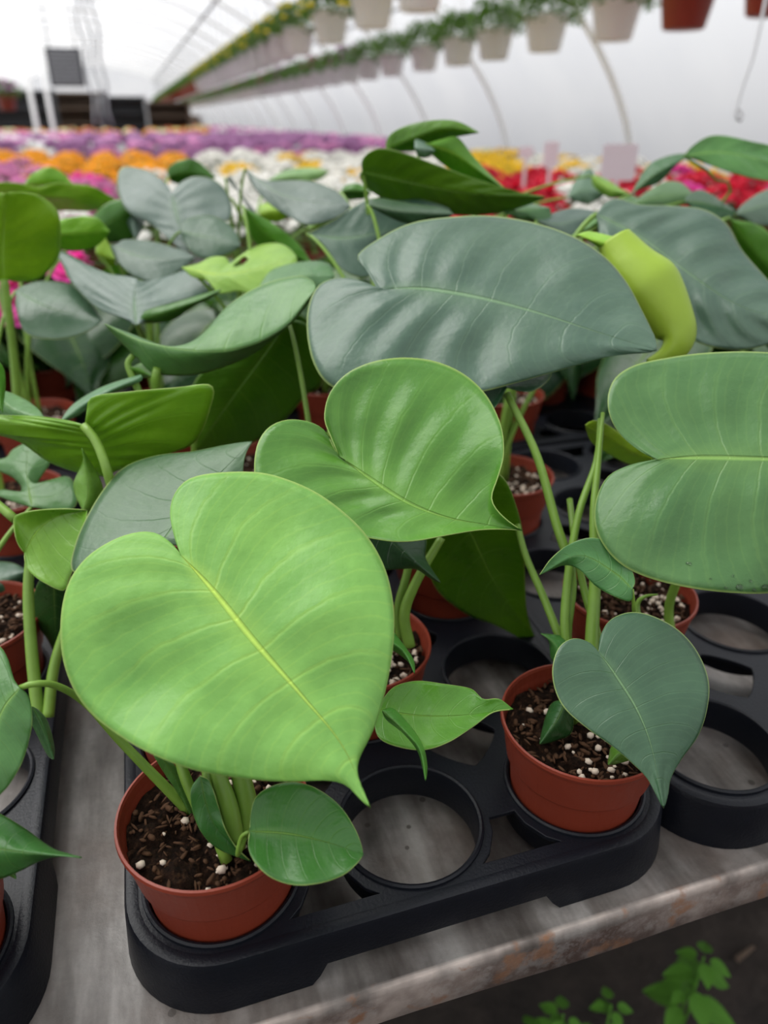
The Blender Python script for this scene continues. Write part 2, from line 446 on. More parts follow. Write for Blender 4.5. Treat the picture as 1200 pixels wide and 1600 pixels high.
SOILS = [soil_mesh(s) for s in (1, 2, 3)]; PERL = [crumbs(s, 60, 'perlite') for s in (4, 5, 6)]; BARK = [crumbs(s, 320, 'bark') for s in (7, 8, 9)]

PX0, PY0, PITCHT = -.006, .327, .1265
def cell(i, j): return Vector((PX0 + PITCHT*i, PY0 + PITCHT*j, 0))

def rrect(x0, x1, y0, y1, r, n=10):
    pts = []
    for cx, cy, a0 in ((x1-r, y1-r, 0), (x0+r, y1-r, PI/2), (x0+r, y0+r, PI), (x1-r, y0+r, 3*PI/2)):
        for k in range(n+1):
            a = a0 + PI/2*k/n; pts.append((cx+r*math.cos(a), cy+r*math.sin(a)))
    return pts
def tray_mesh(nx=3, ny=5):
    """Origin under the first cell."""
    h, ring_r = .038, .0478
    e = .0585
    X0, X1, Ya, Yb = -e, PITCHT*(nx-1)+e, -e, PITCHT*(ny-1)+e
    cu = bpy.data.curves.new('plate', 'CURVE'); cu.dimensions = '2D'; cu.fill_mode = 'BOTH'; cu.extrude = .0012; cu.bevel_depth = .0006
    def loop(pts):
        s = cu.splines.new('POLY'); s.points.add(len(pts)-1)
        for q, p in zip(s.points, pts): q.co = (p[0], p[1], 0, 1)
        s.use_cyclic_u = True
    loop(rrect(X0, X1, Ya, Yb, .056))
    for i in range(nx):
        for j in range(ny):
            loop([(PITCHT*i + ring_r*math.cos(2*PI*k/56), PITCHT*j + ring_r*math.sin(2*PI*k/56)) for k in range(56)])
    # openings between the rings
    def gap(cx, cy, w, d, up=None):
        pts = []
        for k in range(32):
            a = 2*PI*k/32; q = (abs(math.cos(2*a)))**1.4
            rr = w*(.62 + .38*(1-q)) if False else w*(1-.42*q**1.0*0) 
            x = cx + w*math.copysign(abs(math.cos(a))**1.6, math.cos(a)); y = cy + d*math.copysign(abs(math.sin(a))**1.6, math.sin(a))
            pts.append((x, y))
        loop(pts)
    for i in range(nx-1):
        for j in range(ny-1):
            cx, cy = PITCHT*(i+.5), PITCHT*(j+.5)
            gap(cx, cy, .030, .030)
        # front and back rows: triangular window beside the rim
        for cy, sg in ((-.0335, 1), (PITCHT*(ny-1)+.0335, -1)):
            cx = PITCHT*(i+.5)
            loop([(cx + sg*0 - .030, cy-.011*sg), (cx+.030, cy-.011*sg), (cx+.021, cy-.004*sg), (cx+.0125, cy+.010*sg), (cx+.010, cy+.022*sg), (cx-.010, cy+.022*sg), (cx-.0125, cy+.010*sg), (cx-.021, cy-.004*sg)])
    o = bpy.data.objects.new('plate', cu); C.objects.link(o)
    dg = bpy.context.evaluated_depsgraph_get()
    me = bpy.data.meshes.new_from_object(o.evaluated_get(dg))
    bpy.data.objects.remove(o)
    bm = bmesh.new(); bm.from_mesh(me)
    for v in bm.verts: v.co.z += h-.0018
    # ring walls with rolled rims
    for i in range(nx):
        for j in range(ny):
            R = ring_r
            lathe(bm, [(R-.0012, .012), (R-.0012, h), (R-.0004, h+.0018), (R+.0012, h+.0024), (R+.0026, h+.0016), (R+.0032, h-.001), (R+.0022, .012)], 56, (PITCHT*i, PITCHT*j, 0), close=True)
    # outer skirt, arched along the sides
    a, b = rrect(X0, X1, Ya, Yb, .056, 12), rrect(X0-.006, X1+.006, Ya-.006, Yb+.006, .061, 12)
    def dense(pts, s=.006):
        r = []
        for p, q in zip(pts, pts[1:]+pts[:1]):
            L = math.dist(p, q); k = max(1, int(L/s))
            r += [((p[0]+(q[0]-p[0])*i/k, p[1]+(q[1]-p[1])*i/k)) for i in range(k)]
        return r
    # same parameter on both loops
    da = []; db = []
    for k in range(len(a)):
        p, q = a[k], a[(k+1) % len(a)]; u, w = b[k], b[(k+1) % len(b)]
        m = max(1, int(math.dist(p, q)/.005))
        for i in range(m):
            t = i/m; da.append((p[0]+(q[0]-p[0])*t, p[1]+(q[1]-p[1])*t)); db.append((u[0]+(w[0]-u[0])*t, u[1]+(w[1]-u[1])*t))
    def lift(p):
        def win(t, c0, c1): 
            return max(0, min(1, (t-c0)/.008)) * max(0, min(1, (c1-t)/.008))
        z = 0
        if p[1] < Ya+.001 or p[1] > Yb-.001: z = win(p[0], .045, PITCHT*(nx-1)-.045)
        if p[0] < X0+.001 or p[0] > X1-.001: z = win(p[1], .055, PITCHT*(ny-1)-.055)
        return .0135*z
    cols = []
    for p, q in zip(da, db):
        l = lift(p); L = []
        nrm = Vector((q[0]-p[0], q[1]-p[1])); 
        nrm = nrm.normalized() if nrm.length > 1e-6 else Vector((1, 0))
        for f, z, off in ((0, h+.0002, -.006), (0, h+.0012, -.002), (0, h+.0002, .0012), (.1, h-.003, .0022), (1, l, 0), (1, l, -.0016), (.1, h-.004, -.0008), (0, h-.002, -.006)):
            x = p[0]+(q[0]-p[0])*f*(1-l/h*(f > .5)) + nrm.x*off; y = p[1]+(q[1]-p[1])*f*(1-l/h*(f > .5)) + nrm.y*off
            L.append(bm.verts.new((x, y, z)))
        cols.append(L)
    n = len(cols)
    for i in range(n):
        A, B = cols[i], cols[(i+1) % n]
        for k in range(8): bm.faces.new((A[k], B[k], B[(k+1) % 8], A[(k+1) % 8]))
    bmesh.ops.recalc_face_normals(bm, faces=bm.faces)
    for f in bm.faces: f.smooth = True
    me2 = bpy.data.meshes.new('tray'); bm.to_mesh(me2); bm.free(); me2.materials.append(M['black']); return me2
TRAY = tray_mesh()
def place_tray(x, y, label):
    o = bpy.data.objects.new('plant_tray', TRAY); C.objects.link(o); o.location = (x, y, .0005)
    md = o.modifiers.new('split', 'EDGE_SPLIT'); md.split_angle = math.radians(45)
    tag(o, label, 'tray', 'black plant trays on the bench'); return o
place_tray(PX0, PY0, 'black plastic carrying tray in front, holding two terracotta pots round an empty ring')
place_tray(-.4335, PY0, 'black plastic plant tray cut off by the left edge of the photo')
place_tray(.3675, PY0, 'black plastic plant tray at the right with an empty front ring')
for x, lab in ((-.4335, 'black plastic plant tray behind the left one, hidden in shade'), (PX0, 'black plastic plant tray directly behind the front one, under the leaves'), (.3675, 'black plastic plant tray behind the right one, under the leaves')):
    place_tray(x, PY0+.640, lab)

# ------------------------------------------------------------------ leaves
def leaf(parent, left, right, mid, z0, n, mat, col, fold=(.012, .012), arch=0, wav=.0015, wf=3, ph=0, q=.0006, NT=44, NS=9, holes=None, thick=.0007, curl=0):
    """Blade between a midrib and its two margins; the points lie in a tilted plane through the leaf base."""
    nrm = g2w(n); b = mid[0]; B = at(b[0], b[1], z0)
    k0 = nrm.dot(B-CAM)
    xs = [p[0] for p in left+right]; ys_ = [p[1] for p in left+right]
    size = max(max(xs)-min(xs), max(ys_)-min(ys_))*z0/F_PX; qq = q*min(1, (size/.17)**2); ln = .009*min(1.3, (size/.17)**1.3)
    lo = parent.matrix_world.inverted() if False else None
    Lp = crom([(x, y, 0) for x, y in left], NT); Rp = crom([(x, y, 0) for x, y in right], NT); Mp0 = crom([(x, y, 0) for x, y in mid], 100)
    bm = bmesh.new(); uvl = bm.loops.layers.uv.new('UVMap')
    def mp(t):
        f = min(.9999, t**1.35)*100; i = int(f); return Mp0[i].lerp(Mp0[min(100, i+1)], f-i)
    grid = []; base = Vector(parent.location)
    for i in range(NT+1):
        t = i/NT; row = []
        m = mp(t)
        for k in range(-NS, NS+1):
            s = abs(k)/NS; e = (Lp if k < 0 else Rp)[i]
            p = m.lerp(e, s); r = ray(p.x, p.y); den = nrm.dot(r)
            d = k0/den if abs(den) > .12 else k0/math.copysign(.12, den)
            d = max(z0*.55, min(z0*1.9, d))
            w = math.sin(PI*min(1, t*1.0))**.5 if t < 1 else 0
            kk = fold[0] if k < 0 else fold[1]
            dd = kk*(s**1.5)*w + arch*(t-.0)*(t-.0) + wav*s*s*math.sin(2*PI*wf*t + ph + (1.3 if k < 0 else 0))*w
            dd += curl*(s**3)*w
            wr = noise.noise(Vector((p.x*.004, p.y*.004, z0*9)))
            dd -= qq*(1.1+wr)*math.cos(2*PI*8*(t-.1*s*s)+2*wr)*math.sin(PI*s)*w
            dd += ln*noise.noise(Vector((p.x*z0*.016, p.y*z0*.016, z0*31+k0)))*min(1, 3*s)*w
            v = bm.verts.new(CAM + r*(d+dd) - base); row.append((v, (k/NS*.5+.5, t)))
        grid.append(row)
    for i in range(NT):
        for k in range(2*NS):
            if holes and holes(i/NT, (k-NS)/NS): continue
            a, b_, c, d = grid[i][k], grid[i][k+1], grid[i+1][k+1], grid[i+1][k]
            try: f = bm.faces.new((a[0], b_[0], c[0], d[0]))
            except ValueError: continue
            for lp, x in zip(f.loops, (a, b_, c, d)): lp[uvl].uv = x[1]
    bm.verts.ensure_lookup_table()
    loose = [v for v in bm.verts if not v.link_faces]
    bmesh.ops.delete(bm, geom=loose, context='VERTS')
    bmesh.ops.remove_doubles(bm, verts=[v for v in bm.verts], dist=2e-5)
    o = obj('leaf', bm, M[mat], parent); o.color = (*col, 1)
    md = o.modifiers.new('thickness', 'SOLIDIFY'); md.thickness = thick; md.offset = 0
    return o, B
def petiole(parent, B, ctrl=None, r=.0026, start=None, name='petiole'):
    base = Vector(parent.location)
    S = start if start is not None else Vector((0, 0, .083))
    E = B - base + (B-CAM).normalized()*.003
    bm = bmesh.new()
    if ctrl: pts = crom([S]+[Vector(c)-base for c in ctrl]+[E], 26)
    else:
        h = E.z - S.z
        pts = bez(S, S+Vector((0, 0, max(.03, h*.55))), E+Vector(((S.x-E.x)*.35, (S.y-E.y)*.35, -.012)), E, 22)
    tube(bm, pts, r*1.25, r*.6, 9)
    return obj(name, bm, M['petiole'], parent)

plants = {}
def plant(key, pos, label, soil=0, empty_pot=False):
    t = thing('potted_monstera', label, 'plant', (pos[0], pos[1], .003), 'young monstera plants in terracotta pots')
    p = bpy.data.objects.new('pot', POT); C.objects.link(p); p.parent = t
    s = obj('soil', SOILS[soil], None, t)
    a = obj('perlite', PERL[soil], None, s); a['kind'] = 'stuff'; b = obj('bark_chips', BARK[soil], None, s); b['kind'] = 'stuff'
    plants[key] = t; return t

BR = (.205, .44, .092); MG = (.10, .25, .04); DG = (.030, .105, .040); GG = (.052, .115, .072); YG = (.30, .52, .055); UG = (.070, .23, .014)
def cellp(k, i, j):
    x0 = {-1: -.4335, 0: PX0, 1: .3675, 2: .7405}[k]
    y0 = PY0 if j < 5 else PY0+.640
    return (x0+PITCHT*i, y0+PITCHT*(j % 5))
plant('A', cellp(0, 0, 0), 'potted monstera in front left, big bright green leaf leaning over its terracotta pot')
plant('B', cellp(0, 2, 0), 'potted monstera in front right with a dark heart-shaped leaf drooping over the pot rim', 1)
plant('C', cellp(0, 1, 1), 'potted monstera behind the empty front ring, glossy cupped leaf at the centre of the photo', 2)
plant('D', cellp(0, 0, 1), 'potted monstera behind the big bright leaf, its dull green leaf peeking out above it', 1)
plant('E', cellp(0, 0, 2), 'potted monstera at left with pale rib showing on the underside of its leaf', 2)
plant('F', cellp(0, 1, 2), 'potted monstera with the broadest grey-green leaf, in the upper middle of the photo', 0)
plant('G', cellp(0, 2, 2), 'potted monstera with a rolled yellow-green new leaf beside the broad grey one', 1)
plant('H', cellp(1, 0, 1), 'potted monstera at the right edge with a large two-lobed leaf beaded with water', 2)
plant('I', cellp(-1, 2, 0), 'potted monstera at the bottom left edge with a pointed leaf reaching over bare bench', 0)
plant('J', cellp(-1, 2, 2), 'potted monstera at the left edge with a split leaf and a curled shiny leaf', 1)
plant('K', cellp(0, 0, 3), 'potted monstera with an upturned boat-shaped pale leaf left of the broad grey leaf', 2)
plant('L', cellp(-1, 2, 4), 'potted monstera at the left edge with a tall backlit leaf against the flowers', 0)
plant('Mq', cellp(0, 0, 5), 'potted monstera with a winged grey leaf, left of the yellow-green holed leaf', 1)
plant('Nq', cellp(0, 1, 4), 'potted monstera with a yellow-green leaf pierced by a hole', 2)
plant('O', cellp(0, 0, 6), 'potted monstera at upper left with a two-lobed grey leaf below the orange flowers', 0)
plant('P', cellp(0, 1, 6), 'potted monstera with a narrow grey leaf right below the white flowers', 1)
plant('Q', cellp(0, 2, 3), 'potted monstera with a dark cupped leaf tucked behind the broad grey one', 2)
plant('R', cellp(0, 2, 4), 'potted monstera with the tallest dark leaves, standing out against the white wall', 0)
plant('S', cellp(1, 0, 3), 'potted monstera with a wide grey leaf behind the rolled yellow one', 1)
plant('T', cellp(1, 1, 5), 'potted monstera at the upper right edge with a leaf over the crimson flowers', 2)
plant('U', cellp(0, 2, 6), 'potted monstera with small bluish leaves in front of the red and yellow flowers', 1)
plant('V', cellp(-1, 2, 6), 'potted monstera at the left edge with flat yellow-green leaves under the pink flowers', 2)

def LF(key, left, right, mid, z0, n, mat, col, pet=True, start=None, ctrl=None, pr=.0026, **kw):
    P = plants[key]
    b, t = mid[0], mid[-1]
    o, B = leaf(P, [b]+left+[t], [b]+right+[t], mid, z0, n, mat, col, **kw)
    if pet:
        st = Vector(start) if start else Vector((random.uniform(-.008, .008), random.uniform(-.008, .008), .083))
        petiole(P, B, [at(*c) for c in ctrl] if ctrl else None, pr, st)
    return o
random.seed(5)
UP = (0, -.50, .86)
# --- A
LF('A', [(268,850),(245,834),(215,832),(175,845),(135,872),(108,910),(96,960),(97,1020),(112,1070),(140,1112),(180,1145),(230,1175),(300,1202),(380,1216),(450,1221),(510,1219),(540,1226),(560,1245)],
   [(272,835),(266,800),(274,770),(297,748),(340,739),(400,738),(445,748),(495,770),(540,803),(575,840),(602,890),(615,950),(614,1010),(603,1075),(585,1135),(563,1180),(555,1205),(562,1232)],
   [(283,868),(335,925),(400,1005),(470,1085),(535,1165),(579,1263)], .415, (.05, -.60, .80), 'leaf_bright', BR, fold=(.008, .010), wav=.0025, wf=2.5, q=.0008, NT=80, NS=16, pr=.0035, start=(.0, .008, .083))
LF('A', [(392,1270),(400,1245),(425,1228),(460,1222),(495,1232),(530,1258),(552,1290),(563,1315)], [(388,1325),(400,1350),(425,1372),(460,1383),(500,1380),(535,1368),(557,1350)],
   [(390,1299),(450,1303),(510,1316),(568,1335)], .395, (.05, -.42, .9), 'leaf_mid', (.055, .185, .032), fold=(-.004, -.004), q=.0006, ctrl=[(372,1335,.41),(377,1308,.40)], start=(.02, -.008, .083), pr=.0016)
LF('A', [(298,1235),(302,1270),(318,1305),(345,1328)], [(328,1222),(342,1262),(352,1295),(370,1325)], [(313,1212),(322,1255),(340,1295),(392,1346)], .415, (.5, -.7, .5), 'leaf_mid', (.050, .17, .035), pet=False, fold=(.004, -.004))
LF('A', [(20,1060),(12,1030),(-2,1008),(-30,1000),(-70,1040),(-82,1120),(-62,1200)], [(44,1088),(50,1115),(48,1145),(35,1190),(15,1225),(-4,1246)],
   [(31,1075),(5,1110),(-15,1170),(-24,1275)], .40, (-.1, -.55, .8), 'leaf_mid', (.075, .20, .05), ctrl=[(190,1160,.44),(135,1100,.43),(90,1072,.415),(55,1068,.403)], start=(-.015, .012, .083), pr=.0028, fold=(.01, .006))
LF('A', [(240,1180),(262,1215),(285,1250)], [(262,1185),(290,1220),(303,1262)], [(250,1180),(275,1218),(300,1280)], .44, (.6, -.7, .3), 'leaf_mid', (.10, .24, .05), pet=False, fold=(.003, .003))
bm = bmesh.new(); P0 = plants['A']; base0 = Vector(P0.location)
for c, r in (([(368,1325,.43),(358,1262,.427),(338,1200,.427),(330,1120,.43)], .0062), ([(388,1300,.437),(386,1255,.435),(372,1195,.434),(352,1110,.436)], .0070), ([(354,1345,.425),(338,1300,.423),(325,1230,.424),(318,1120,.43)], .0036), ([(335,1310,.44),(305,1250,.438),(283,1195,.438),(270,1120,.442)], .0042)):
    bm = bmesh.new(); tube(bm, crom([at(*q)-base0 for q in c], 12), r, r*.6, 12); obj('leaf_sheath', bm, M['petiole'], P0)
# --- B
LF('B', [(920,1004),(895,998),(873,1012),(863,1045),(868,1080),(885,1110),(920,1140),(955,1165),(985,1190),(1010,1215),(1026,1243)],
   [(940,990),(955,968),(985,957),(1020,963),(1060,985),(1090,1020),(1107,1065),(1104,1110),(1090,1150),(1065,1185),(1048,1215),(1043,1242)],
   [(935,1019),(963,1058),(995,1110),(1018,1170),(1037,1263)], .455, (.10, -.55, .82), 'leaf_dark', (.036, .095, .046), fold=(.004, .008), wav=.001, NT=60, NS=12, start=(.0, .01, .083), ctrl=[(915,1060,.475),(925,1030,.462)])
LF('B', [(992,905),(978,872),(955,850),(925,840),(890,850),(862,872)], [(985,939),(960,932),(930,915),(905,890),(880,883)], [(988,921),(960,895),(905,868),(843,898)], .475, (-.1, -.5, .85), 'leaf_mid', (.060, .19, .050), fold=(-.004, .006), start=(.012, .01, .083), pr=.0018, ctrl=[(985,985,.50),(990,950,.485)])
LF('B', [(862,1100),(850,1130)], [(895,1110),(892,1145),(865,1158)], [(885,1092),(870,1125),(843,1163)], .50, (.1, -.7, .6), 'leaf_mid', (.030, .11, .028), pet=False)
LF('B', [(958,1165),(952,1180)], [(985,1185),(968,1192)], [(980,1170),(965,1180),(950,1195)], .47, (.1, -.5, .8), 'leaf_mid', (.14, .30, .04), pet=False)
LF('B', [(858,1000),(862,1030)], [(880,995),(888,1012)], [(845,990),(868,1008),(880,1040)], .53, (-.3, -.6, .7), 'leaf_mid', (.075, .24, .05), pet=False)
def stem(key, c, r0, r1=None, name='petiole'):
    P = plants[key]; b = Vector(P.location); bm = bmesh.new()
    tube(bm, crom([at(*q)-b for q in c], 24), r0, r1 or r0*.8, 10); return obj(name, bm, M['petiole'], P)
LF('B', [(770,640),(740,640),(690,600),(650,540),(680,500)], [(830,612),(862,585),(850,540),(790,500),(730,490)], [(792,606),(770,570),(740,530),(700,490)], .575, (.0, -.25, .95), 'leaf_dark', DG, pet=False)
stem('B', [(905,1075,.535),(870,985,.54),(885,880,.545),(860,770,.555),(825,680,.565),(790,612,.575)][0:1]+[(885,1000,.54),(893,900,.545),(868,815,.55),(838,710,.56),(792,615,.575)], .0042, .0028)
stem('B', [(915,1080,.53),(884,1000,.535),(888,900,.54),(905,800,.55),(932,720,.56),(938,655,.57)], .0038, .0022)
stem('B', [(925,1080,.525),(925,1000,.53),(930,900,.535),(928,800,.545),(935,720,.555),(942,645,.565)], .0058, .0015, 'leaf_sheath')
stem('B', [(905,1070,.54),(872,990,.55),(848,930,.56),(822,870,.57),(808,820,.58)], .0036, .0024)
stem('B', [(940,1080,.53),(935,1000,.54),(915,930,.55),(900,860,.56),(890,780,.58)], .0034, .0024)
LF('B', [(928,657),(950,664),(985,690),(1010,705)], [(924,690),(945,705),(980,724),(1010,727)], [(914,664),(945,680),(985,705),(1024,718)], .575, (.1, -.6, -.6), 'leaf_bright', (.38, .56, .03), pet=False)
# --- C
LF('C', [(520,697),(508,674),(485,660),(450,656),(420,668),(402,695),(397,735),(405,770),(440,800),(510,825),(590,843),(640,846),(700,836),(750,828),(790,827)],
   [(516,680),(507,652),(515,615),(540,585),(580,566),(630,559),(680,565),(725,585),(760,618),(783,665),(787,710),(778,745),(768,775),(775,795),(795,815)],
   [(530,713),(580,750),(640,788),(700,810),(760,820),(816,829)], .50, (.05, -.52, .85), 'leaf_mid', (.10, .265, .036), fold=(-.010, -.030), wav=.003, wf=2.2, q=.0016, NT=70, NS=14, pr=.0032)
LF('C', [(600,1090),(618,1072),(650,1064),(690,1068),(735,1076),(755,1092),(780,1092)], [(585,1120),(590,1150),(615,1165),(660,1172),(700,1160),(740,1135),(770,1113)],
   [(590,1108),(650,1118),(720,1118),(802,1108)], .47, (.0, -.35, .93), 'leaf_mid', (.11, .31, .03), fold=(-.005, -.004), wav=.002, pr=.002, start=(-.01, -.01, .083))
LF('C', [(605,1125),(630,1145),(652,1172),(661,1200)], [(615,1108),(645,1140),(662,1170),(667,1198)], [(597,1110),(632,1143),(656,1172),(665,1220)], .43, (.1, -.6, .7), 'leaf_mid', (.10, .32, .045), pet=False)
LF('C', [(585,1005),(612,1015),(632,1028),(645,1042)], [(585,960),(612,985),(632,1010),(646,1032)], [(560,970),(605,1000),(630,1018),(648,1053)], .46, (.2, -.6, .7), 'leaf_mid', (.085, .28, .045), pr=.0018)
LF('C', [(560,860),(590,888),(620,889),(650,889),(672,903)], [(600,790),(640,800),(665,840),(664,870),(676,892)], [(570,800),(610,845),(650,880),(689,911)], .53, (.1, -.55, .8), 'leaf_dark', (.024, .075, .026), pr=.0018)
LF('C', [(650,800),(664,860),(672,900),(690,930),(730,960),(770,975),(805,993),(830,1010)], [(740,720),(785,745),(805,785),(818,840),(820,900),(823,955),(836,995)],
   [(700,760),(740,840),(780,920),(853,1019)], .555, (-.15, -.9, -.35), 'leaf_mid', (.085, .22, .006), fold=(-.01, .012), NT=60, NS=12)
stem('C', [(640,1010,.56),(632,960,.555),(650,910,.55),(690,840,.55)], .0045, .003)
stem('C', [(625,1000,.57),(622,950,.565),(635,900,.56),(650,830,.56)], .0035, .003)
# --- D, E
LF('D', [(240,860),(180,880),(140,900),(112,890),(118,850),(135,810),(162,765),(195,730),(245,712),(300,706),(345,697),(375,692)], [(300,850),(350,820),(380,780),(380,735),(384,710)],
   [(250,850),(290,800),(335,750),(394,690)], .50, (-.15, -.45, .88), 'leaf_dark', (.055, .125, .052), fold=(.012, .004), wav=.002, NT=60, NS=12)
stem('D', [(60,1120,.56),(48,1000,.565),(45,900,.57),(60,800,.58)], .005, .0035)
stem('D', [(75,1120,.56),(85,1040,.565),(110,960,.57)], .0045, .0035)
LF('D', [(115,760),(130,720)], [(150,800),(160,760)], [(130,800),(138,765),(128,700)], .56, (.2, -.8, .3), 'leaf_mid', (.16, .34, .04), pet=False)
LF('D', [(110,905),(118,960),(100,1010)], [(60,910),(50,960),(75,1000)], [(85,890),(85,950),(90,1030)], .57, (0, -.9, -.2), 'leaf_mid', (.030, .10, .020))
LF('E', [(105,657),(60,651),(0,648),(-60,645),(-70,668),(-20,676),(30,690),(70,718),(110,735),(145,742)], [(141,650),(138,627),(155,617),(200,612),(270,606),(330,602),(328,640),(305,690),(260,710),(210,728),(180,736)],
   [(131,664),(150,690),(162,715),(168,745)], .56, (.05, -.90, -.32), 'leaf_mid', (.155, .34, .014), fold=(.022, .012), pet=False, NT=60, NS=12)
stem('E', [(175,900,.62),(180,800,.575),(168,738,.553),(150,690,.556),(131,665,.559)], .0040, .0034)
LF('E', [(115,632),(160,605),(215,587)], [(120,650),(160,622),(217,597)], [(93,660),(130,632),(170,610),(222,588)], .62, (-.3, -.5, .8), 'leaf_dark', (.10, .22, .11), pet=False)
LF('E', [(10,612),(40,625),(60,640)], [(-10,640),(20,660),(50,662)], [(-10,612),(20,640),(72,657)], .60, (.1, -.5, .8), 'leaf_mid', (.16, .32, .12), pet=False)
LF('J', [(-8,560),(5,575),(8,600)], [(-20,600),(-8,640),(2,640)], [(-14,562),(-2,600),(4,645)], .55, (-.3, -.9, .2), 'leaf_mid', (.11, .34, .03), pet=False)
# --- K: boat leaf
LF('K', [(185,530),(215,560),(242,583),(300,586),(350,573),(400,550),(455,505),(485,470)], [(200,520),(260,542),(300,545),(310,535),(330,508),(352,482),(385,458),(425,440),(468,432),(490,440)],
   [(163,506),(220,532),(300,548),(370,545),(440,515),(493,452)], .62, (.0, -.62, .78), 'leaf_mid', (.11, .25, .075), fold=(.035, .028), pet=False, NT=60, NS=12)
stem('K', [(260,700,.70),(246,640,.65),(243,595,.628),(246,575,.626)], .0045, .0035)
stem('K', [(228,640,.64),(212,600,.635),(200,570,.632),(208,555,.632)], .0035, .0025)
LF('K', [(205,575),(220,568),(232,575)], [(210,585),(225,590),(238,588)], [(198,572),(218,578),(243,592)], .63, (0, -.7, .5), 'leaf_mid', (.12, .30, .04), pet=False)
LF('F', [(430,508),(380,530),(335,560),(300,605),(300,650),(295,690)], [(480,508),(500,560),(502,600),(478,618),(440,660),(400,690),(350,700)], [(450,500),(400,570),(350,640),(305,705)], .67, (.05, -.88, -.30), 'leaf_mid', (.075, .20, .010), fold=(.01, .02), NT=60, NS=12)
stem('F', [(310,800,.72),(304,740,.70),(304,690,.68),(318,640,.67)], .003, .002)
# --- F broad grey
LF('F', [(575,443),(550,436),(520,436),(495,450),(481,485),(481,530),(492,572),(515,602),(560,618),(640,622),(720,613),(752,612),(800,600),(870,580),(940,560),(985,553),(1012,551)],
   [(583,440),(570,418),(559,400),(590,375),(640,350),(700,340),(770,338),(840,350),(900,372),(945,402),(978,440),(1000,480),(1016,512),(1024,530)],
   [(591,454),(660,451),(740,463),(830,486),(920,515),(1026,548)], .60, (-.05, -.50, .86), 'leaf_dark', (.060, .122, .078), fold=(.018, .006), wav=.003, wf=2.5, q=.0016, NT=80, NS=16, pr=.004)
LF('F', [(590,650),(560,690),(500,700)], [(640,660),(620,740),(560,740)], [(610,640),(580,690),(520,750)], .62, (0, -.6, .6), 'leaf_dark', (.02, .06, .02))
# --- G rolled leaf
def tube_var(bm, pts, rad, n=20, flat=.8):
    base = len(bm.verts); rings = []
    for i, p in enumerate(pts):
        d = (pts[min(i+1, len(pts)-1)]-pts[max(0, i-1)]).normalized()
        s = d.cross(Vector((SY, CY, 0))).normalized(); u = d.cross(s)
        ring = []
        for k in range(n+1):
            a = PI*1.25 + 2*PI*k/n; rr = rad[i]*(1 + .10*(k/n))
            ring.append(bm.verts.new(p + s*math.cos(a)*rr + u*math.sin(a)*rr*flat))
        rings.append(ring)
    for a, b in zip(rings, rings[1:]):
        for k in range(n): bm.faces.new((a[k], a[k+1], b[k+1], b[k]))
rp = [(960,374,.640),(975,400,.638),(990,425,.635),(1012,452,.632),(1033,478,.628),(1050,503,.625),(1062,525,.622),(1056,545,.622),(1038,560,.624),(1012,568,.626)]
rr_ = [22, 23, 26, 32, 38, 44, 45, 40, 26, 6]
b = Vector(plants['G'].location)
cp = crom([at(*q)-b for q in rp], 60); rc = crom([(r*.72/F_PX, 0, 0) for r in rr_], 60)
for _ in range(14):
    cp = [cp[0]] + [(cp[i-1]+cp[i]*2+cp[i+1])/4 for i in range(1, 60)] + [cp[-1]]
    rc = [rc[0]] + [(rc[i-1]+rc[i]*2+rc[i+1])/4 for i in range(1, 60)] + [rc[-1]]
bm = bmesh.new(); tube_var(bm, cp, [q.x for q in rc], 24)
M['leaf_roll'] = simple('rolled_young_leaf', (.36, .53, .045), .38, .5, .14, 30, .3, 120, transl=.3)
ro = obj('leaf', bm, M['leaf_roll'], plants['G']); ro['label'] = 'rolled yellow-green new leaf'
md = ro.modifiers.new('t', 'SOLIDIFY'); md.thickness = .0006
LF('G', [(920,362),(950,368),(975,376)], [(915,372),(945,392),(965,392)], [(901,367),(935,378),(985,384)], .635, (0, -.7, .5), 'leaf_bright', (.30, .55, .05), pet=False)
stem('G', [(980,700,.66),(1008,620,.64),(1014,570,.626)], .004, .0028)
# --- H right leaf
rl = LF('H', [(1000,705),(970,680),(953,650),(950,618),(962,590),(992,571),(1040,560),(1100,552),(1180,550),(1260,560),(1340,600),(1400,660)], [(985,727),(950,745),(932,780),(930,820),(945,855),(975,885),(1020,905),(1080,919),(1140,926),(1200,927),(1280,915),(1360,870),(1420,800)],
   [(1027,718),(1100,715),(1200,717),(1330,722),(1450,732)], .50, (-.10, -.58, .80), 'leaf_mid', (.085, .200, .060), fold=(.004, .014), wav=.003, wf=2, q=.0014, NT=80, NS=16, pr=.004)
def droplets(o, key, spots):
    bvh = BVHTree.FromPolygons([v.co.copy() for v in o.data.vertices], [tuple(p.vertices) for p in o.data.polygons])
    bm = bmesh.new(); b0 = Vector(plants[key].location)
    for x, y, r in spots:
        hit, nr, _, _ = bvh.ray_cast(CAM-b0, ray(x, y))
        if hit is None: continue
        if nr.dot(ray(x, y)) > 0: nr = -nr
        bmesh.ops.create_uvsphere(bm, u_segments=14, v_segments=8, radius=1, matrix=Matrix.Translation(hit+nr*.0004) @ nr.to_track_quat('Z', 'Y').to_matrix().to_4x4() @ Matrix.Diagonal((r*1.3, r, r*.6, 1)))
    d = obj('water_droplets', bm, M['water'], o)
    d['label'] = 'clear water droplets near the lower margin'
droplets(rl, 'H', [(1076,881,.0014), (1133,919,.0010), (1155,918,.0022), (1178,922,.0012), (1195,918,.0022), (1144,900,.0009), (1172,908,.0008), (1110,905,.0007)])
stem('H', [(1050,1000,.60),(1045,950,.595),(1060,900,.58),(1075,840,.56)], .004)
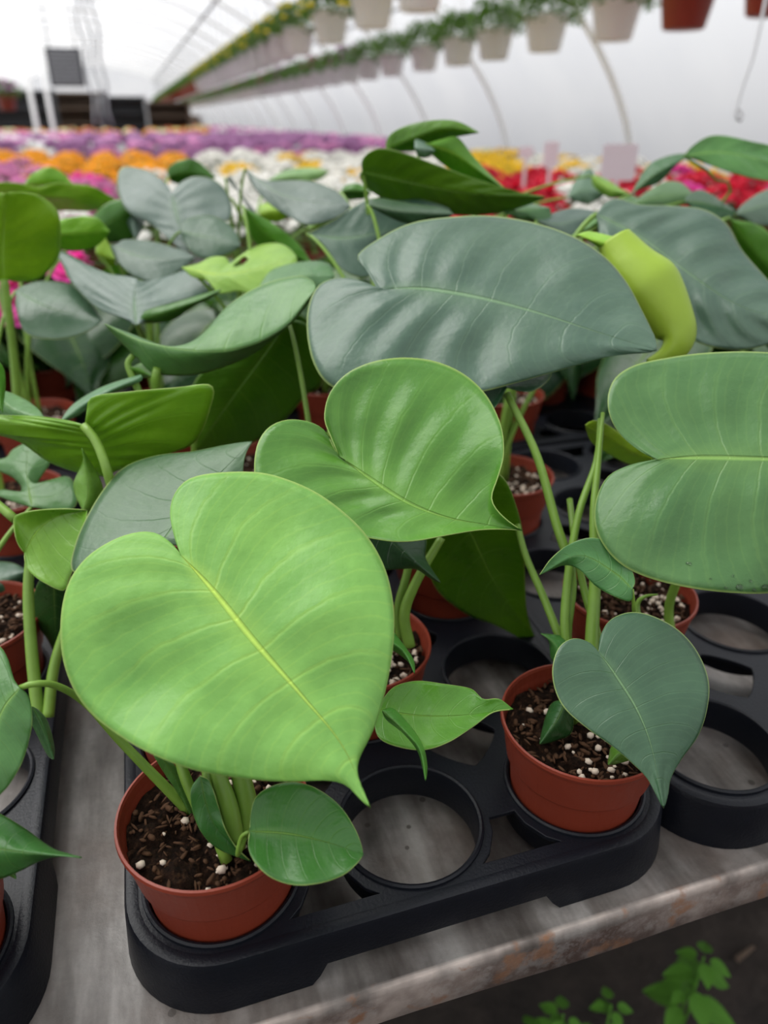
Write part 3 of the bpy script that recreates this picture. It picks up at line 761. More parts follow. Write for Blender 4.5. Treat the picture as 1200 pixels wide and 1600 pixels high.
stem('H', [(1000,985,.53),(996,945,.53),(1008,932,.527),(1028,929,.525)], .0032, .0006, 'leaf_sheath')
# --- I bottom left
LF('I', [(-20,1270),(0,1272),(40,1296),(80,1325),(105,1334)], [(-50,1380),(0,1373),(30,1361),(70,1342),(105,1337)], [(-70,1330),(-20,1325),(50,1333),(128,1340)], .385, (-.15, -.6, .75), 'leaf_mid', (.050, .17, .035), NT=40)
LF('I', [(46,1120),(62,1155),(75,1180)], [(62,1112),(75,1130),(84,1165)], [(50,1104),(66,1135),(84,1187)], .43, (.2, -.7, .6), 'leaf_mid', (.07, .20, .06), pet=False)
LF('I', [(5,1350),(12,1365)], [(15,1345),(22,1358)], [(5,1345),(15,1358),(25,1373)], .40, (.1, -.6, .7), 'leaf_mid', (.07, .22, .03), pet=False)
# --- J
LF('J', [(26,845),(21,812),(30,803),(60,797),(100,795)], [(40,882),(48,895),(68,910),(99,923),(108,905),(119,878),(131,836)], [(38,864),(60,827),(92,806),(137,797)], .55, (-.1, -.75, .55), 'leaf_mid', (.17, .36, .03), fold=(-.010, -.010), pet=False, NT=44)
stem('J', [(-60,1000,.60),(-50,850,.575),(-25,780,.562),(0,792,.556),(24,812,.552)], .0042, .0034)
LF('J', [(40,790),(10,780),(-5,772),(5,765),(26,774),(34,762),(20,746),(0,736),(-12,722),(10,715),(20,703)], [(60,794),(98,802),(120,786),(114,752),(96,745),(78,765),(58,783),(50,776),(60,752),(78,724),(76,706),(62,695)], [(50,792),(44,760),(42,730),(44,690)], .63, (-.1, -.4, .9), 'leaf_mid', (.070, .19, .045), NT=80)
LF('J', [(-30,900),(-10,880),(20,880)], [(-20,930),(10,925),(35,905)], [(-40,915),(0,905),(42,892)], .66, (0, -.4, .9), 'leaf_dark', (.04, .10, .05))
# --- L tall backlit
LF('L', [(-20,440),(-80,420),(-110,360),(-60,305)], [(30,440),(62,435),(90,405),(95,375),(90,330),(60,305),(25,300)], [(6,436),(4,400),(6,350),(8,302)], .80, (.15, -.92, -.30), 'leaf_mid', (.20, .38, .012), pet=False, NT=50)
stem('L', [(28,640,.85),(22,560,.83),(12,480,.81),(6,436,.80)], .005, .0045)
LF('L', [(30,450),(60,440),(100,442),(130,455)], [(25,480),(40,520),(80,530),(120,525),(150,510)], [(25,455),(70,478),(110,490),(160,500)], .84, (0, -.35, .92), 'leaf_dark', (.045, .11, .055))
LF('L', [(60,355),(110,340),(150,340)], [(70,378),(110,392),(150,385)], [(45,368),(100,366),(172,362)], .86, (0, -.7, -.4), 'leaf_bright', (.20, .42, .03), pet=False)
# --- V flat yellow leaves
LF('V', [(-30,288),(20,285),(60,292),(90,286),(140,290),(170,305)], [(-30,320),(20,325),(60,345),(90,330),(140,330),(170,324)], [(-40,305),(20,306),(100,308),(192,318)], 1.02, (0, -.55, -.7), 'leaf_bright', (.26, .46, .035))
LF('V', [(50,272),(75,261),(95,268)], [(60,296),(90,300),(112,292)], [(38,288),(75,282),(113,286)], 1.08, (0, -.8, -.3), 'leaf_bright', (.18, .38, .02))
LF('V', [(140,345),(165,320),(190,312)], [(150,375),(185,378),(210,368)], [(135,366),(170,348),(208,325)], 1.0, (.1, -.8, -.2), 'leaf_mid', (.065, .19, .03))
# --- Mq winged grey
LF('Mq', [(190,496),(150,480),(112,442),(98,415),(85,391),(105,396),(140,415),(170,428),(200,432)], [(232,498),(262,476),(300,463),(342,453),(332,433),(315,420),(288,420),(255,434),(225,440)], [(213,508),(210,480),(211,455),(214,436)], .78, (0, -.48, .87), 'leaf_dark', (.075, .13, .10), fold=(.01, .01), NT=56, NS=12)
LF('Mq', [(230,485),(270,474),(310,462),(345,452)], [(230,505),(270,500),(300,480),(330,465)], [(218,500),(270,484),(310,470),(345,453)], .785, (0, -.9, -.2), 'leaf_mid', (.05, .17, .015), pet=False)
LF('Mq', [(180,385),(195,375),(240,378),(280,390)], [(185,410),(215,435),(250,440),(290,415)], [(172,382),(215,400),(255,405),(305,402)], .86, (0, -.4, .9), 'leaf_dark', (.060, .11, .075))
LF('Mq', [(150,360),(165,372)], [(160,410),(178,415)], [(150,395),(165,400),(180,405)], .9, (0, -.8, .3), 'leaf_bright', (.28, .46, .03))
# --- Nq holed leaf
def hole(cx, cy, rx, ry):
    return lambda t, s: ((t-cx)/rx)**2 + ((s-cy)/ry)**2 < 1
LF('Nq', [(310,412),(330,402),(352,402),(360,412),(372,402),(400,385),(432,380),(452,388)], [(300,432),(325,440),(342,458),(372,455),(400,458),(440,440),(462,425)], [(285,418),(330,428),(380,425),(464,402)], .80, (0, -.40, .9), 'leaf_bright', (.27, .46, .07), holes=hole(.55, -.55, .055, .22), NT=50, NS=12)
LF('Nq', [(410,440),(425,422),(455,412),(490,408),(515,413)], [(420,460),(450,465),(490,452),(515,448)], [(402,455),(440,440),(480,430),(522,432)], .76, (0, -.45, .88), 'leaf_mid', (.12, .25, .10))
LF('Nq', [(395,332),(430,352),(465,380)], [(385,345),(400,380),(440,405),(475,412)], [(380,322),(410,360),(445,388),(490,415)], .84, (0, -.85, -.3), 'leaf_mid', (.09, .28, .02))
# --- O two-lobed grey
LF('O', [(266,296),(252,280),(222,264),(192,262),(183,280),(188,312),(205,335),(235,350),(262,372),(285,395)], [(272,296),(285,284),(305,276),(332,280),(352,296),(363,325),(356,345),(330,338),(300,345),(290,372)], [(269,304),(274,330),(280,350),(296,400)], .98, (0, -.62, .76), 'leaf_dark', (.085, .135, .11), fold=(.01, .01), NT=56, NS=12)
LF('O', [(290,345),(320,337),(350,345),(370,365)], [(288,380),(310,402),(340,402),(365,392)], [(282,362),(310,368),(345,375),(376,385)], .93, (0, -.5, .85), 'leaf_dark', (.035, .095, .045))
LF('O', [(195,320),(198,345)], [(225,345),(215,372)], [(205,320),(208,345),(212,375)], 1.0, (0, -.6, .7), 'leaf_dark', (.07, .12, .09))
LF('O', [(262,265),(278,252),(305,250)], [(270,285),(300,290),(325,285)], [(264,276),(290,270),(337,277)], 1.1, (0, -.8, -.4), 'leaf_mid', (.06, .19, .02))
# --- P
LF('P', [(400,280),(430,283),(470,282),(500,287),(530,302)], [(395,290),(420,318),(450,338),(480,352),(515,345),(540,332)], [(384,264),(430,300),(485,315),(548,322)], .95, (-.1, -.5, .86), 'leaf_dark', (.085, .13, .105), fold=(.006, .012), NT=50)
LF('P', [(355,282),(362,278)], [(395,325),(402,345)], [(352,278),(372,300),(400,345)], 1.0, (.3, -.8, .4), 'leaf_dark', (.11, .14, .11))
LF('P', [(355,320),(365,312)], [(385,358),(395,350)], [(355,300),(372,330),(398,370)], 1.02, (.3, -.8, .4), 'leaf_bright', (.28, .48, .03))
LF('P', [(408,320),(425,318)], [(415,345),(440,345)], [(405,335),(425,330),(450,330)], 1.0, (0, -.7, .3), 'leaf_bright', (.30, .50, .03))
LF('P', [(490,345),(520,335)], [(490,360),(515,350)], [(480,358),(505,348),(535,335)], 1.0, (0, -.7, .3), 'leaf_bright', (.22, .42, .03))
LF('P', [(425,278),(450,265),(490,262)], [(430,284),(470,285),(500,280)], [(420,282),(460,274),(515,268)], 1.3, (0, -.6, .7), 'leaf_mid', (.20, .36, .12))
# --- Q
LF('Q', [(520,345),(550,325),(575,312),(615,306),(660,312),(700,325)], [(505,385),(525,412),(550,430),(578,432),(590,405),(620,370),(660,345)], [(480,365),(530,372),(590,365),(705,335)], .80, (0, -.55, .82), 'leaf_dark', (.050, .105, .070), fold=(-.01, .01), NT=56, NS=12)
LF('Q', [(540,290),(560,287)], [(545,310),(570,310)], [(532,300),(550,298),(580,300)], .95, (0, -.8, -.3), 'leaf_mid', (.07, .21, .02))
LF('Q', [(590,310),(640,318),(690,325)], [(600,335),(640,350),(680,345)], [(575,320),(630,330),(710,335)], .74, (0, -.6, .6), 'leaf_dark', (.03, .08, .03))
# --- R tallest
LF('R', [(566,250),(580,236),(602,232),(640,242),(700,264),(760,285),(820,302),(845,306)], [(562,275),(575,295),(610,315),(660,330),(720,336),(780,333),(825,320)], [(566,268),(620,280),(720,300),(853,308)], .78, (.05, -.80, -.55), 'leaf_mid', (.085, .205, .008), fold=(.006, .012), NT=60, NS=12)
LF('R', [(603,225),(612,208),(640,195),(680,188),(715,190)], [(615,236),(660,234),(690,218),(722,212)], [(604,234),(640,218),(690,202),(749,207)], .82, (.05, -.75, -.45), 'leaf_mid', (.09, .22, .010), NT=44)
LF('R', [(690,218),(715,215),(740,245),(768,275)], [(668,235),(700,262),(740,285),(772,294)], [(668,225),(710,240),(750,268),(795,300)], .80, (.1, -.8, -.3), 'leaf_bright', (.12, .32, .02))
LF('R', [(650,218),(668,225)], [(655,245),(670,245)], [(648,232),(662,232),(680,236)], .79, (.1, -.6, .6), 'leaf_dark', (.10, .17, .12), pet=False)
# --- S wide grey
LF('S', [(945,318),(965,311),(1000,320),(1050,322),(1100,328),(1135,350),(1160,392),(1200,438),(1235,480)], [(935,360),(940,400),(980,450),(1040,500),(1090,535),(1150,547),(1200,538),(1240,515)], [(932,335),(1000,370),(1080,430),(1160,480),(1260,505)], .76, (-.15, -.55, .82), 'leaf_dark', (.055, .11, .073), fold=(.012, .02), wav=.004, q=.002, NT=70, NS=14, pr=.004)
LF('S', [(860,335),(890,326),(920,328)], [(865,365),(890,378),(905,368)], [(838,345),(875,350),(938,334)], .84, (-.1, -.5, .86), 'leaf_dark', (.050, .095, .070))
LF('S', [(925,345),(940,335)], [(890,372),(915,362)], [(880,378),(910,362),(945,342)], .82, (0, -.8, -.3), 'leaf_mid', (.08, .24, .03))
LF('S', [(1150,345),(1180,350),(1210,375)], [(1160,400),(1190,430),(1220,445)], [(1140,340),(1180,395),(1230,440)], .9, (.1, -.85, -.3), 'leaf_mid', (.09, .27, .015))
LF('S', [(780,320),(800,312)], [(830,345),(860,350)], [(790,335),(820,328),(860,325)], .84, (0, -.5, .8), 'leaf_mid', (.07, .17, .06))
# --- T upper right
LF('T', [(1082,228),(1105,214),(1130,212),(1170,220),(1220,232),(1260,255)], [(1088,250),(1120,262),(1160,275),(1210,284),(1250,285)], [(1068,244),(1120,238),(1180,248),(1270,275)], .95, (-.05, -.55, .8), 'leaf_mid', (.085, .23, .055), fold=(-.01, .01), NT=56, ctrl=[(1115,330,1.0),(1118,280,.97)])
LF('T', [(1010,262),(1040,245),(1070,240)], [(1000,295),(1030,285),(1060,255)], [(985,305),(1020,275),(1078,244)], .96, (-.2, -.7, .7), 'leaf_mid', (.055, .15, .055))
LF('T', [(1010,300),(1040,284),(1065,286)], [(1010,328),(1045,325),(1075,318)], [(985,320),(1030,308),(1082,302)], 1.0, (0, -.5, .8), 'leaf_mid', (.11, .22, .085))
LF('T', [(1075,305),(1100,298)], [(1100,340),(1140,340)], [(1070,315),(1100,318),(1150,330)], .98, (0, -.5, .85), 'leaf_mid', (.05, .13, .06))
LF('T', [(1160,320),(1190,300),(1230,290)], [(1180,350),(1220,350)], [(1150,335),(1190,322),(1240,315)], 1.0, (0, -.5, .85), 'leaf_dark', (.08, .14, .09))
# --- U small bluish
LF('U', [(895,288),(908,272),(922,263),(932,278)], [(900,315),(920,318),(940,308)], [(888,308),(910,298),(945,300)], 1.08, (0, -.6, .75), 'leaf_dark', (.075, .15, .09))
LF('U', [(935,275),(955,285),(970,295)], [(928,292),(950,308),(970,308)], [(924,275),(950,294),(988,305)], 1.04, (0, -.6, .6), 'leaf_bright', (.22, .40, .06))
LF('U', [(970,318),(985,305)], [(975,335),(1000,335)], [(960,328),(985,322),(1020,325)], 1.04, (0, -.6, .6), 'leaf_mid', (.12, .25, .08))

# --- plants that show only as dark depth under the canopy
def generic_leaf_mesh(size, droop):
    L = crom([(0, 0, 0), (-.06, .10, 0), (-.20, .17, 0), (-.38, .10, 0), (-.48, -.10, 0), (-.47, -.35, 0), (-.34, -.65, 0), (-.14, -.90, 0), (0, -1.12, 0)], 26)
    bm = bmesh.new(); uvl = bm.loops.layers.uv.new('UVMap'); g = []
    for i in range(27):
        t = i/26; m = Vector((0, -1.12*t**1.3, 0)); row = []
        for k in range(-5, 6):
            e = Vector((L[i].x*(1 if k < 0 else -1), L[i].y, 0)); s = abs(k)/5; p = m.lerp(e, s)
            z = -droop*(p.y*p.y) - .10*s*s*math.sin(PI*min(1, t)) + .02*math.sin(9*t+k)
            row.append((bm.verts.new((p.x*size, p.y*size, z*size)), (k/10+.5, t)))
        g.append(row)
    for i in range(26):
        for k in range(10):
            q = (g[i][k], g[i][k+1], g[i+1][k+1], g[i+1][k])
            f = bm.faces.new([a[0] for a in q])
            for lp, a in zip(f.loops, q): lp[uvl].uv = a[1]
    me = bpy.data.meshes.new('leaf'); bm.to_mesh(me); bm.free(); me.materials.append(M['leaf_mid'])
    me.polygons.foreach_set('use_smooth', [True]*len(me.polygons)); return me
GL = [generic_leaf_mesh(.12, .35), generic_leaf_mesh(.15, .25), generic_leaf_mesh(.09, .5)]
def filler(hmax, seed):
    rnd = random.Random(seed)
    t = thing('potted_monstera', 'smaller potted monstera crowded in the shade beneath the taller leaves', 'plant', (0, 0, .003), 'monstera plants shaded by the canopy')
    p = bpy.data.objects.new('pot', POT); C.objects.link(p); p.parent = t
    obj('soil', SOILS[seed % 3], None, t)
    for k in range(6):
        a = 2*PI*k/6 + rnd.uniform(-.4, .4); h = hmax*rnd.uniform(.62, 1.0); r = rnd.uniform(.03, .075)
        E = Vector((r*math.cos(a), r*math.sin(a), h))
        l = bpy.data.objects.new('leaf', GL[rnd.randrange(3)]); C.objects.link(l); l.parent = t; l.location = E
        l.rotation_euler = (rnd.uniform(.2, .7)*-1*-1, rnd.uniform(-.25, .25), a+PI/2+rnd.uniform(-.4, .4))
        l.color = rnd.choice([(.018, .070, .018, 1), (.028, .095, .014, 1), (.015, .055, .022, 1)])  # leaf colours darkened to stand in for canopy shade
        bm = bmesh.new(); tube(bm, bez(Vector((rnd.uniform(-.01, .01), rnd.uniform(-.01, .01), .083)), Vector((0, 0, .083+h*.4)), E*.8+Vector((0, 0, -.0)), E, 14), .0032, .0022, 8); obj('petiole', bm, M['petiole'], t)
    return t
used = [tuple(round(v, 3) for v in plants[k].location[:2]) for k in plants]
lows = []; highs = []
proto = {'lo': filler(.165, 1), 'lo2': filler(.17, 4), 'hi': filler(.23, 2), 'hi2': filler(.24, 3)}
cnt = {k: 0 for k in proto}
n_f = 0
for k, i, j in [(k, i, j) for k in (-1, 0, 1, 2) for i in range(3) for j in range(10)]:
    if k == 2 and j < 2: continue
    if k == -1 and j < 6: continue
    if k == 0 and j < 6: continue
    if k == 1 and j < 5: continue
    if (i+j) % 2 == 1 and j < 9: continue
    x, y = cellp(k, i, j)
    if any(math.dist((x, y), u) < .06 for u in used): continue
    px, py, dp = proj((x, y, .15))
    if px < -120 or px > 1330: continue
    n_f += 1
    key = ('lo', 'lo2')[n_f % 2] if y < .80 else ('hi', 'hi2')[n_f % 2]
    if cnt[key] == 0: o = proto[key]; o.location = (x, y, .003)
    else: o = dup(proto[key], (x, y, .003), 1.3*n_f)
    cnt[key] += 1
print('fillers', n_f, cnt)
for k, y in ((2, .0), (2, .64)):
    place_tray(.7405, PY0+y, 'black plastic plant tray far right under shaded plants, ' + ('nearer the front' if y == 0 else 'towards the back'))
# ------------------------------------------------------------------ flowers beyond the bench
def flower_meshes(seed, nb, R, big=1.0):
    rnd = random.Random(seed)
    bm = bmesh.new()
    for _ in range(120):
        a = rnd.uniform(0, 2*PI); r = R*math.sqrt(rnd.random()); z = .10 + rnd.uniform(0, .14)*(1-(r/R)**2*.6)
        L = rnd.uniform(.03, .05); w = L*.32; d = Vector((math.cos(a+rnd.uniform(-1, 1)), math.sin(a+rnd.uniform(-1, 1)), rnd.uniform(-.2, .7))).normalized()
        s = d.cross(Vector((0, 0, 1))).normalized(); p = Vector((r*math.cos(a)*.85, r*math.sin(a)*.85, z))
        q = [bm.verts.new(p), bm.verts.new(p+d*L*.5+s*w), bm.verts.new(p+d*L+Vector((0, 0, -.006))), bm.verts.new(p+d*L*.5-s*w)]
        bm.faces.new(q)
    fol = bpy.data.meshes.new('foliage'); bm.to_mesh(fol); bm.free(); fol.materials.append(M['foliage'])
    bm = bmesh.new()
    for i in range(nb):
        f = (i+.5)/nb; a = i*2.39996; r = R*math.sqrt(f)
        c = Vector((r*math.cos(a), r*math.sin(a), .255 - .07*(r/R)**2 + rnd.uniform(-.012, .015)))
        tilt = Vector((math.cos(a)*r/R*.7, math.sin(a)*r/R*.7, 1)).normalized()
        s = tilt.orthogonal().normalized(); u = tilt.cross(s); rad = .024*big*rnd.uniform(.8, 1.15)
        for ring, (rr, zz, n) in enumerate(((1.0, .0, 10), (.68, .30, 8), (.35, .5, 6))):
            for k in range(n):
                b = 2*PI*(k+ring*.5)/n; d = s*math.cos(b)+u*math.sin(b); e = s*-math.sin(b)+u*math.cos(b)
                w = rad*rr*PI/n*1.1; tip = c+d*rad*rr+tilt*rad*(zz+.12)
                q = [bm.verts.new(c+tilt*rad*zz*.4), bm.verts.new(c+d*rad*rr*.6+e*w+tilt*rad*zz*.8), bm.verts.new(tip), bm.verts.new(c+d*rad*rr*.6-e*w+tilt*rad*zz*.8)]
                bm.faces.new(q)
    bl = bpy.data.meshes.new('blossoms'); bm.to_mesh(bl); bm.free(); bl.materials.append(M['petal'])
    return fol, bl
FM = [flower_meshes(11, 34, .11), flower_meshes(12, 30, .11), flower_meshes(13, 16, .09, 1.5)]
bm = bmesh.new(); lathe(bm, [(0, 0), (.05, 0), (.068, .105), (.072, .105), (.072, .115), (.066, .115), (.062, .10), (0, .10)], 20)
bmesh.ops.remove_doubles(bm, verts=bm.verts, dist=1e-5)
BPOT = bpy.data.meshes.new('pot'); bm.to_mesh(BPOT); bm.free(); BPOT.materials.append(M['pot_dark'])
COLS = {'orange': ((.88, .46, .010), 'orange-yellow', 'chrysanthemum'), 'yellow': ((.86, .62, .02), 'yellow', 'chrysanthemum'), 'purple': ((.36, .15, .33), 'purple', 'chrysanthemum'),
        'pink': ((.70, .28, .52), 'pink', 'chrysanthemum'), 'white': ((.85, .84, .80), 'white', 'chrysanthemum'), 'red': ((.66, .012, .05), 'crimson red', 'cyclamen'),
        'cream': ((.85, .80, .45), 'cream', 'chrysanthemum'), 'rust': ((.60, .13, .04), 'orange-red', 'chrysanthemum'), 'magenta': ((.80, .07, .42), 'magenta', 'cyclamen')}
def flower_colour(px, py, rnd):
    r = rnd.random()
    if py < 207: return ('rust' if r < .5 else 'orange' if r < .7 else 'cream') if px < 330 else ('pink' if r < .5 else 'purple' if r < .8 else 'white')
    if px > 1020: return 'yellow' if py < 262 and r < .8 else 'red' if r < .85 else 'magenta'
    if px > 720:
        if py < 232: return 'cream' if r < .45 else 'white' if r < .85 else 'pink'
        if py < 262: return 'yellow' if r < .65 else 'white'
        return 'red' if r < .52 else 'white'
    if py < 234: return ('purple' if r < .84 else 'pink') if px > 90 else ('purple' if r < .45 else 'white' if r < .7 else 'pink')
    if py < 268:
        if px < 60: return 'pink' if py > 245 else 'orange'
        if px < 305: return 'orange'
        return 'white' if r < .70 else 'yellow'
    if px < 70: return 'pink'
    if px < 190: return 'magenta' if r < .5 else 'pink' if r < .7 else 'white'
    return 'white'
def flower_plant(pos, cname, k, rz, sc):
    col, w, kind = COLS[cname]
    t = thing('potted_'+kind, 'potted %s covered in %s blooms, on the flower benches behind' % (kind, w), 'flower', pos, '%s %s plants on the far benches' % (w, kind))
    t.rotation_euler = (0, 0, rz); t.scale = (sc, sc, sc)
    fol, bl = FM[k]
    for nm, me in (('pot', BPOT), ('foliage', fol), ('blossoms', bl)):
        o = bpy.data.objects.new(nm, me); C.objects.link(o); o.parent = t
        if nm == 'blossoms': o.color = (*col, 1)
        if nm != 'pot': o['kind'] = 'stuff'
    return t
rnd = random.Random(77); cand = []
y = 1.80
while y < 30:
    sp = .235 if y < 7 else .30 if y < 16 else .45
    if abs((y-1.7) % 3.0) > .45:
        x = -4.4
        while x < 2.85:
            px, py, d = proj((x, y, .265))
            if -60 < px < 1260: cand.append((d, x+rnd.uniform(-.02, .02), y+rnd.uniform(-.02, .02), px, py))
            x += sp
    y += sp
cand.sort()
print('flower candidates', len(cand))
far = {}
for i, (d, x, y, px, py) in enumerate(cand):
    c = flower_colour(px, py, rnd); k = 2 if c in ('red', 'magenta') else rnd.randrange(2)
    sc = rnd.uniform(.94, 1.06)
    if i < 290: flower_plant((x, y, .002), c, k, rnd.uniform(0, 6), sc)
    else: far.setdefault(c, []).append((x, y))
for x, y, c in ((-.28, 1.30, 'magenta'), (-.16, 1.42, 'magenta'), (-.38, 1.45, 'pink')):
    flower_plant((x, y, .004), c, 2, 1, 1.0)
# the rest, too far to tell apart
fb = bmesh.new(); mats = list(far)
for ci, c in enumerate(mats):
    for x, y in far[c]:
        for _ in range(7):
            a = rnd.uniform(0, 2*PI); r = rnd.uniform(0, .11)
            m = Matrix.Translation((x+r*math.cos(a), y+r*math.sin(a), .225+rnd.uniform(-.01, .045))) @ Matrix.Diagonal((.05, .05, .032, 1))
            res = bmesh.ops.create_icosphere(fb, subdivisions=1, radius=1, matrix=m)
            for f in {f for v in res['verts'] for f in v.link_faces}: f.material_index = ci
me = bpy.data.meshes.new('distant_flowers'); fb.to_mesh(me); fb.free()
for c in mats: me.materials.append(simple('petal_'+c, COLS[c][0], .6, .3, .3, 30, transl=.25))
fo = obj('distant_flowers', me, None, smooth=False); fo['kind'] = 'stuff'; tag(fo, 'blurred carpet of orange, pink and white blooms at the far end', 'flowers')
# benches under the flowers
yy = 1.66
for k in range(10):
    y0, y1 = 1.7+3.0*k-.03+.0, 1.7+3.0*k+2.62
    y0 += .42 if k else 0.06
    b = thing('flower_bench', 'long low grey bench under flower pots, %s' % ('nearest behind the green plants', 'second row back', 'third row back', 'fourth row back', 'fifth row back', 'sixth row back', 'seventh row back', 'eighth row back', 'ninth row back', 'farthest row')[k], 'bench', (-.8, (y0+y1)/2, 0), 'benches of flowers')
    bm = bmesh.new(); box(bm, -3.75, 3.75, -(y1-y0)/2, (y1-y0)/2, -.05, 0); obj('bench_top', bm, M['steel'], b, smooth=False)
    for sx in (-3.5, 0, 3.5):
        for sy in (-1, 1):
            bm = bmesh.new(); tube(bm, [(sx, sy*((y1-y0)/2-.1), -.05), (sx, sy*((y1-y0)/2-.1), FLOOR)], .025, n=8); obj('leg', bm, M['steel'], b)

# ------------------------------------------------------------------ plant tags
def plant_tag(px, py, d, w, h, label):
    c = at(px, py, d); t = thing('plant_tag', label, 'label', (c.x, c.y, c.z-h/2), 'blank plant tags among the flowers')
    bm = bmesh.new(); pts = rrect(-w/2, w/2, 0, h, .008, 5)
    a = [bm.verts.new((x, -.0006, z)) for x, z in pts]; b = [bm.verts.new((x, .0006, z)) for x, z in pts]
    bm.faces.new(a); bm.faces.new(b[::-1])
    for i in range(len(a)): bm.faces.new((a[i], b[i], b[(i+1) % len(a)], a[(i+1) % len(a)]))
    obj('plate', bm, M['tag'], t, smooth=False)
    bm = bmesh.new(); box(bm, -.006, .006, -.001, .001, -(c.z-h/2)+.10, .004); obj('stake', bm, M['tag'], t, smooth=False)
    t.rotation_euler = (.0, 0, -YAW)
plant_tag(967, 254, 1.95, .092, .088, 'large pale square plant tag standing before the yellow flowers')
plant_tag(861, 242, 2.5, .050, .080, 'narrow pale plant tag left of the large square one')
plant_tag(822, 238, 2.6, .052, .034, 'small pale plant tag, leftmost of the three')

# ------------------------------------------------------------------ hanging baskets
def basket_mesh(mat):
    bm = bmesh.new(); lathe(bm, [(0, 0), (.078, 0), (.086, .006), (.112, .135), (.122, .138), (.126, .165), (.130, .168), (.126, .172), (.118, .166), (.108, .13), (.08, .012), (0, .012)], 32)
    bmesh.ops.remove_doubles(bm, verts=bm.verts, dist=1e-5)
    me = bpy.data.meshes.new('basket'); bm.to_mesh(me); bm.free(); me.materials.append(mat)
    me.polygons.foreach_set('use_smooth', [True]*len(me.polygons)); return me
BK = {'white': basket_mesh(M['white_plastic']), 'terracotta': basket_mesh(M['pot'])}
def hang_foliage(seed):
    rnd = random.Random(seed); bm = bmesh.new()
    for _ in range(800):
        a = rnd.uniform(0, 2*PI); ph = rnd.uniform(-.25, 1.4); R = rnd.uniform(.11, .205)
        p = Vector((R*math.cos(a)*math.cos(ph*.9), R*math.sin(a)*math.cos(ph*.9), .170+R*.8*math.sin(ph)))
        d = Vector((rnd.gauss(0, 1), rnd.gauss(0, 1), rnd.gauss(0, .7))).normalized(); s = d.cross(Vector((rnd.random(), rnd.random(), 1))).normalized()
        L = rnd.uniform(.022, .038); w = L*.35
        bm.faces.new([bm.verts.new(p), bm.verts.new(p+d*L*.5+s*w), bm.verts.new(p+d*L), bm.verts.new(p+d*L*.5-s*w)])
    me = bpy.data.meshes.new('foliage'); bm.to_mesh(me); bm.free(); me.materials.append(M['foliage']); return me
HF = [hang_foliage(s) for s in (1, 2, 3)]
def hang_flowers(seed):
    rnd = random.Random(seed); bm = bmesh.new()
    for _ in range(22):
        a = rnd.uniform(0, 2*PI); ph = rnd.uniform(-.1, 1.3); R = .20
        p = Vector((R*math.cos(a)*math.cos(ph), R*math.sin(a)*math.cos(ph), .175+R*.8*math.sin(ph)))
        bmesh.ops.create_icosphere(bm, subdivisions=1, radius=1, matrix=Matrix.Translation(p) @ Matrix.Diagonal((.022, .022, .014, 1)))
    me = bpy.data.meshes.new('blossoms'); bm.to_mesh(me); bm.free(); me.materials.append(M['petal']); return me
HFL = [hang_flowers(s) for s in (5, 6)]
def basket(X, Y, zb, top, kind, label, group, flower=None, seed=0):
    t = thing('hanging_basket', label, 'hanging basket', (X, Y, zb), group)
    o = bpy.data.objects.new('basket', BK[kind]); C.objects.link(o); o.parent = t
    o = bpy.data.objects.new('foliage', HF[seed % 3]); C.objects.link(o); o.parent = t; o['kind'] = 'stuff'
    if flower:
        o = bpy.data.objects.new('blossoms', HFL[seed % 2]); C.objects.link(o); o.parent = t; o.color = (*flower, 1); o['kind'] = 'stuff'
    h = min(.45, top-zb-.05)
    for k in range(3):
        a = 2*PI*k/3+.5; bm = bmesh.new(); tube(bm, [(.126*math.cos(a), .126*math.sin(a), .165), (0, 0, h)], .0022, n=5); obj('hanger_wire', bm, M['white_plastic'], t)
    bm = bmesh.new(); tube(bm, [(0, 0, h), (0, 0, top-zb+.004), (.012, 0, top-zb+.03)], .003, n=5); obj('hook', bm, M['dark_metal'], t)
def solveY(px, X, z):
    lo, hi = .5, 25
    for _ in range(50):
        m = (lo+hi)/2
        if proj((X, m, z))[0] > px: lo = m
        else: hi = m
    return lo
XR2, ZB2, TOP2 = 2.30, .795, 1.27
pxs = [1203, 1067, 957, 850, 771, 715, 663, 612]
ys = [solveY(p, XR2, ZB2) for p in pxs]
print('row2 Y', [round(v, 2) for v in ys])
lab2 = ['terracotta hanging basket cut off at the top right corner', 'terracotta hanging basket beside the nearest white one', 'white hanging basket directly left of the terracotta one', 'white leafy hanging basket, second white one from the terracotta pots', 'white leafy hanging basket, third white one from the terracotta pots', 'small white hanging basket, fourth white one from the terracotta pots', 'small white hanging basket, fifth white one from the terracotta pots', 'small white hanging basket, sixth white one from the terracotta pots']
for i, (y, l) in enumerate(zip(ys, lab2)):
    basket(XR2, y, ZB2, TOP2, 'terracotta' if i < 2 else 'white', l, 'hanging baskets along the wall', None, i)
step = (ys[-1]-ys[-4])/3; y = ys[-1]+step; i = 0
while y < 34:
    basket(XR2, y, ZB2, TOP2, 'white', 'white hanging basket in the blurred far part of the wall row', 'far baskets of the wall row', [None, (.45, .08, .40), None, (.6, .1, .3), None][i % 5], i); y += step; i += 1
bm = bmesh.new(); tube(bm, [(XR2, .5, TOP2), (XR2, Y1-.5, TOP2)], .012, n=8); tag(obj('hanging_rail', bm, M['steel']), 'grey rail carrying the baskets beside the wall', 'rail')
XR1, ZB1, TOP1 = 1.32, .885, 1.78
pxs1 = [655, 582, 517, 467]
ys1 = [solveY(p, XR1, ZB1) for p in pxs1]; print('row1 Y', [round(v, 2) for v in ys1])
lab1 = ['white hanging basket at the top edge, right end of the upper row', 'white hanging basket at the top edge, second in the upper row', 'white hanging basket in the upper row with trailing greenery', 'white hanging basket in the upper row beside yellow blooms']
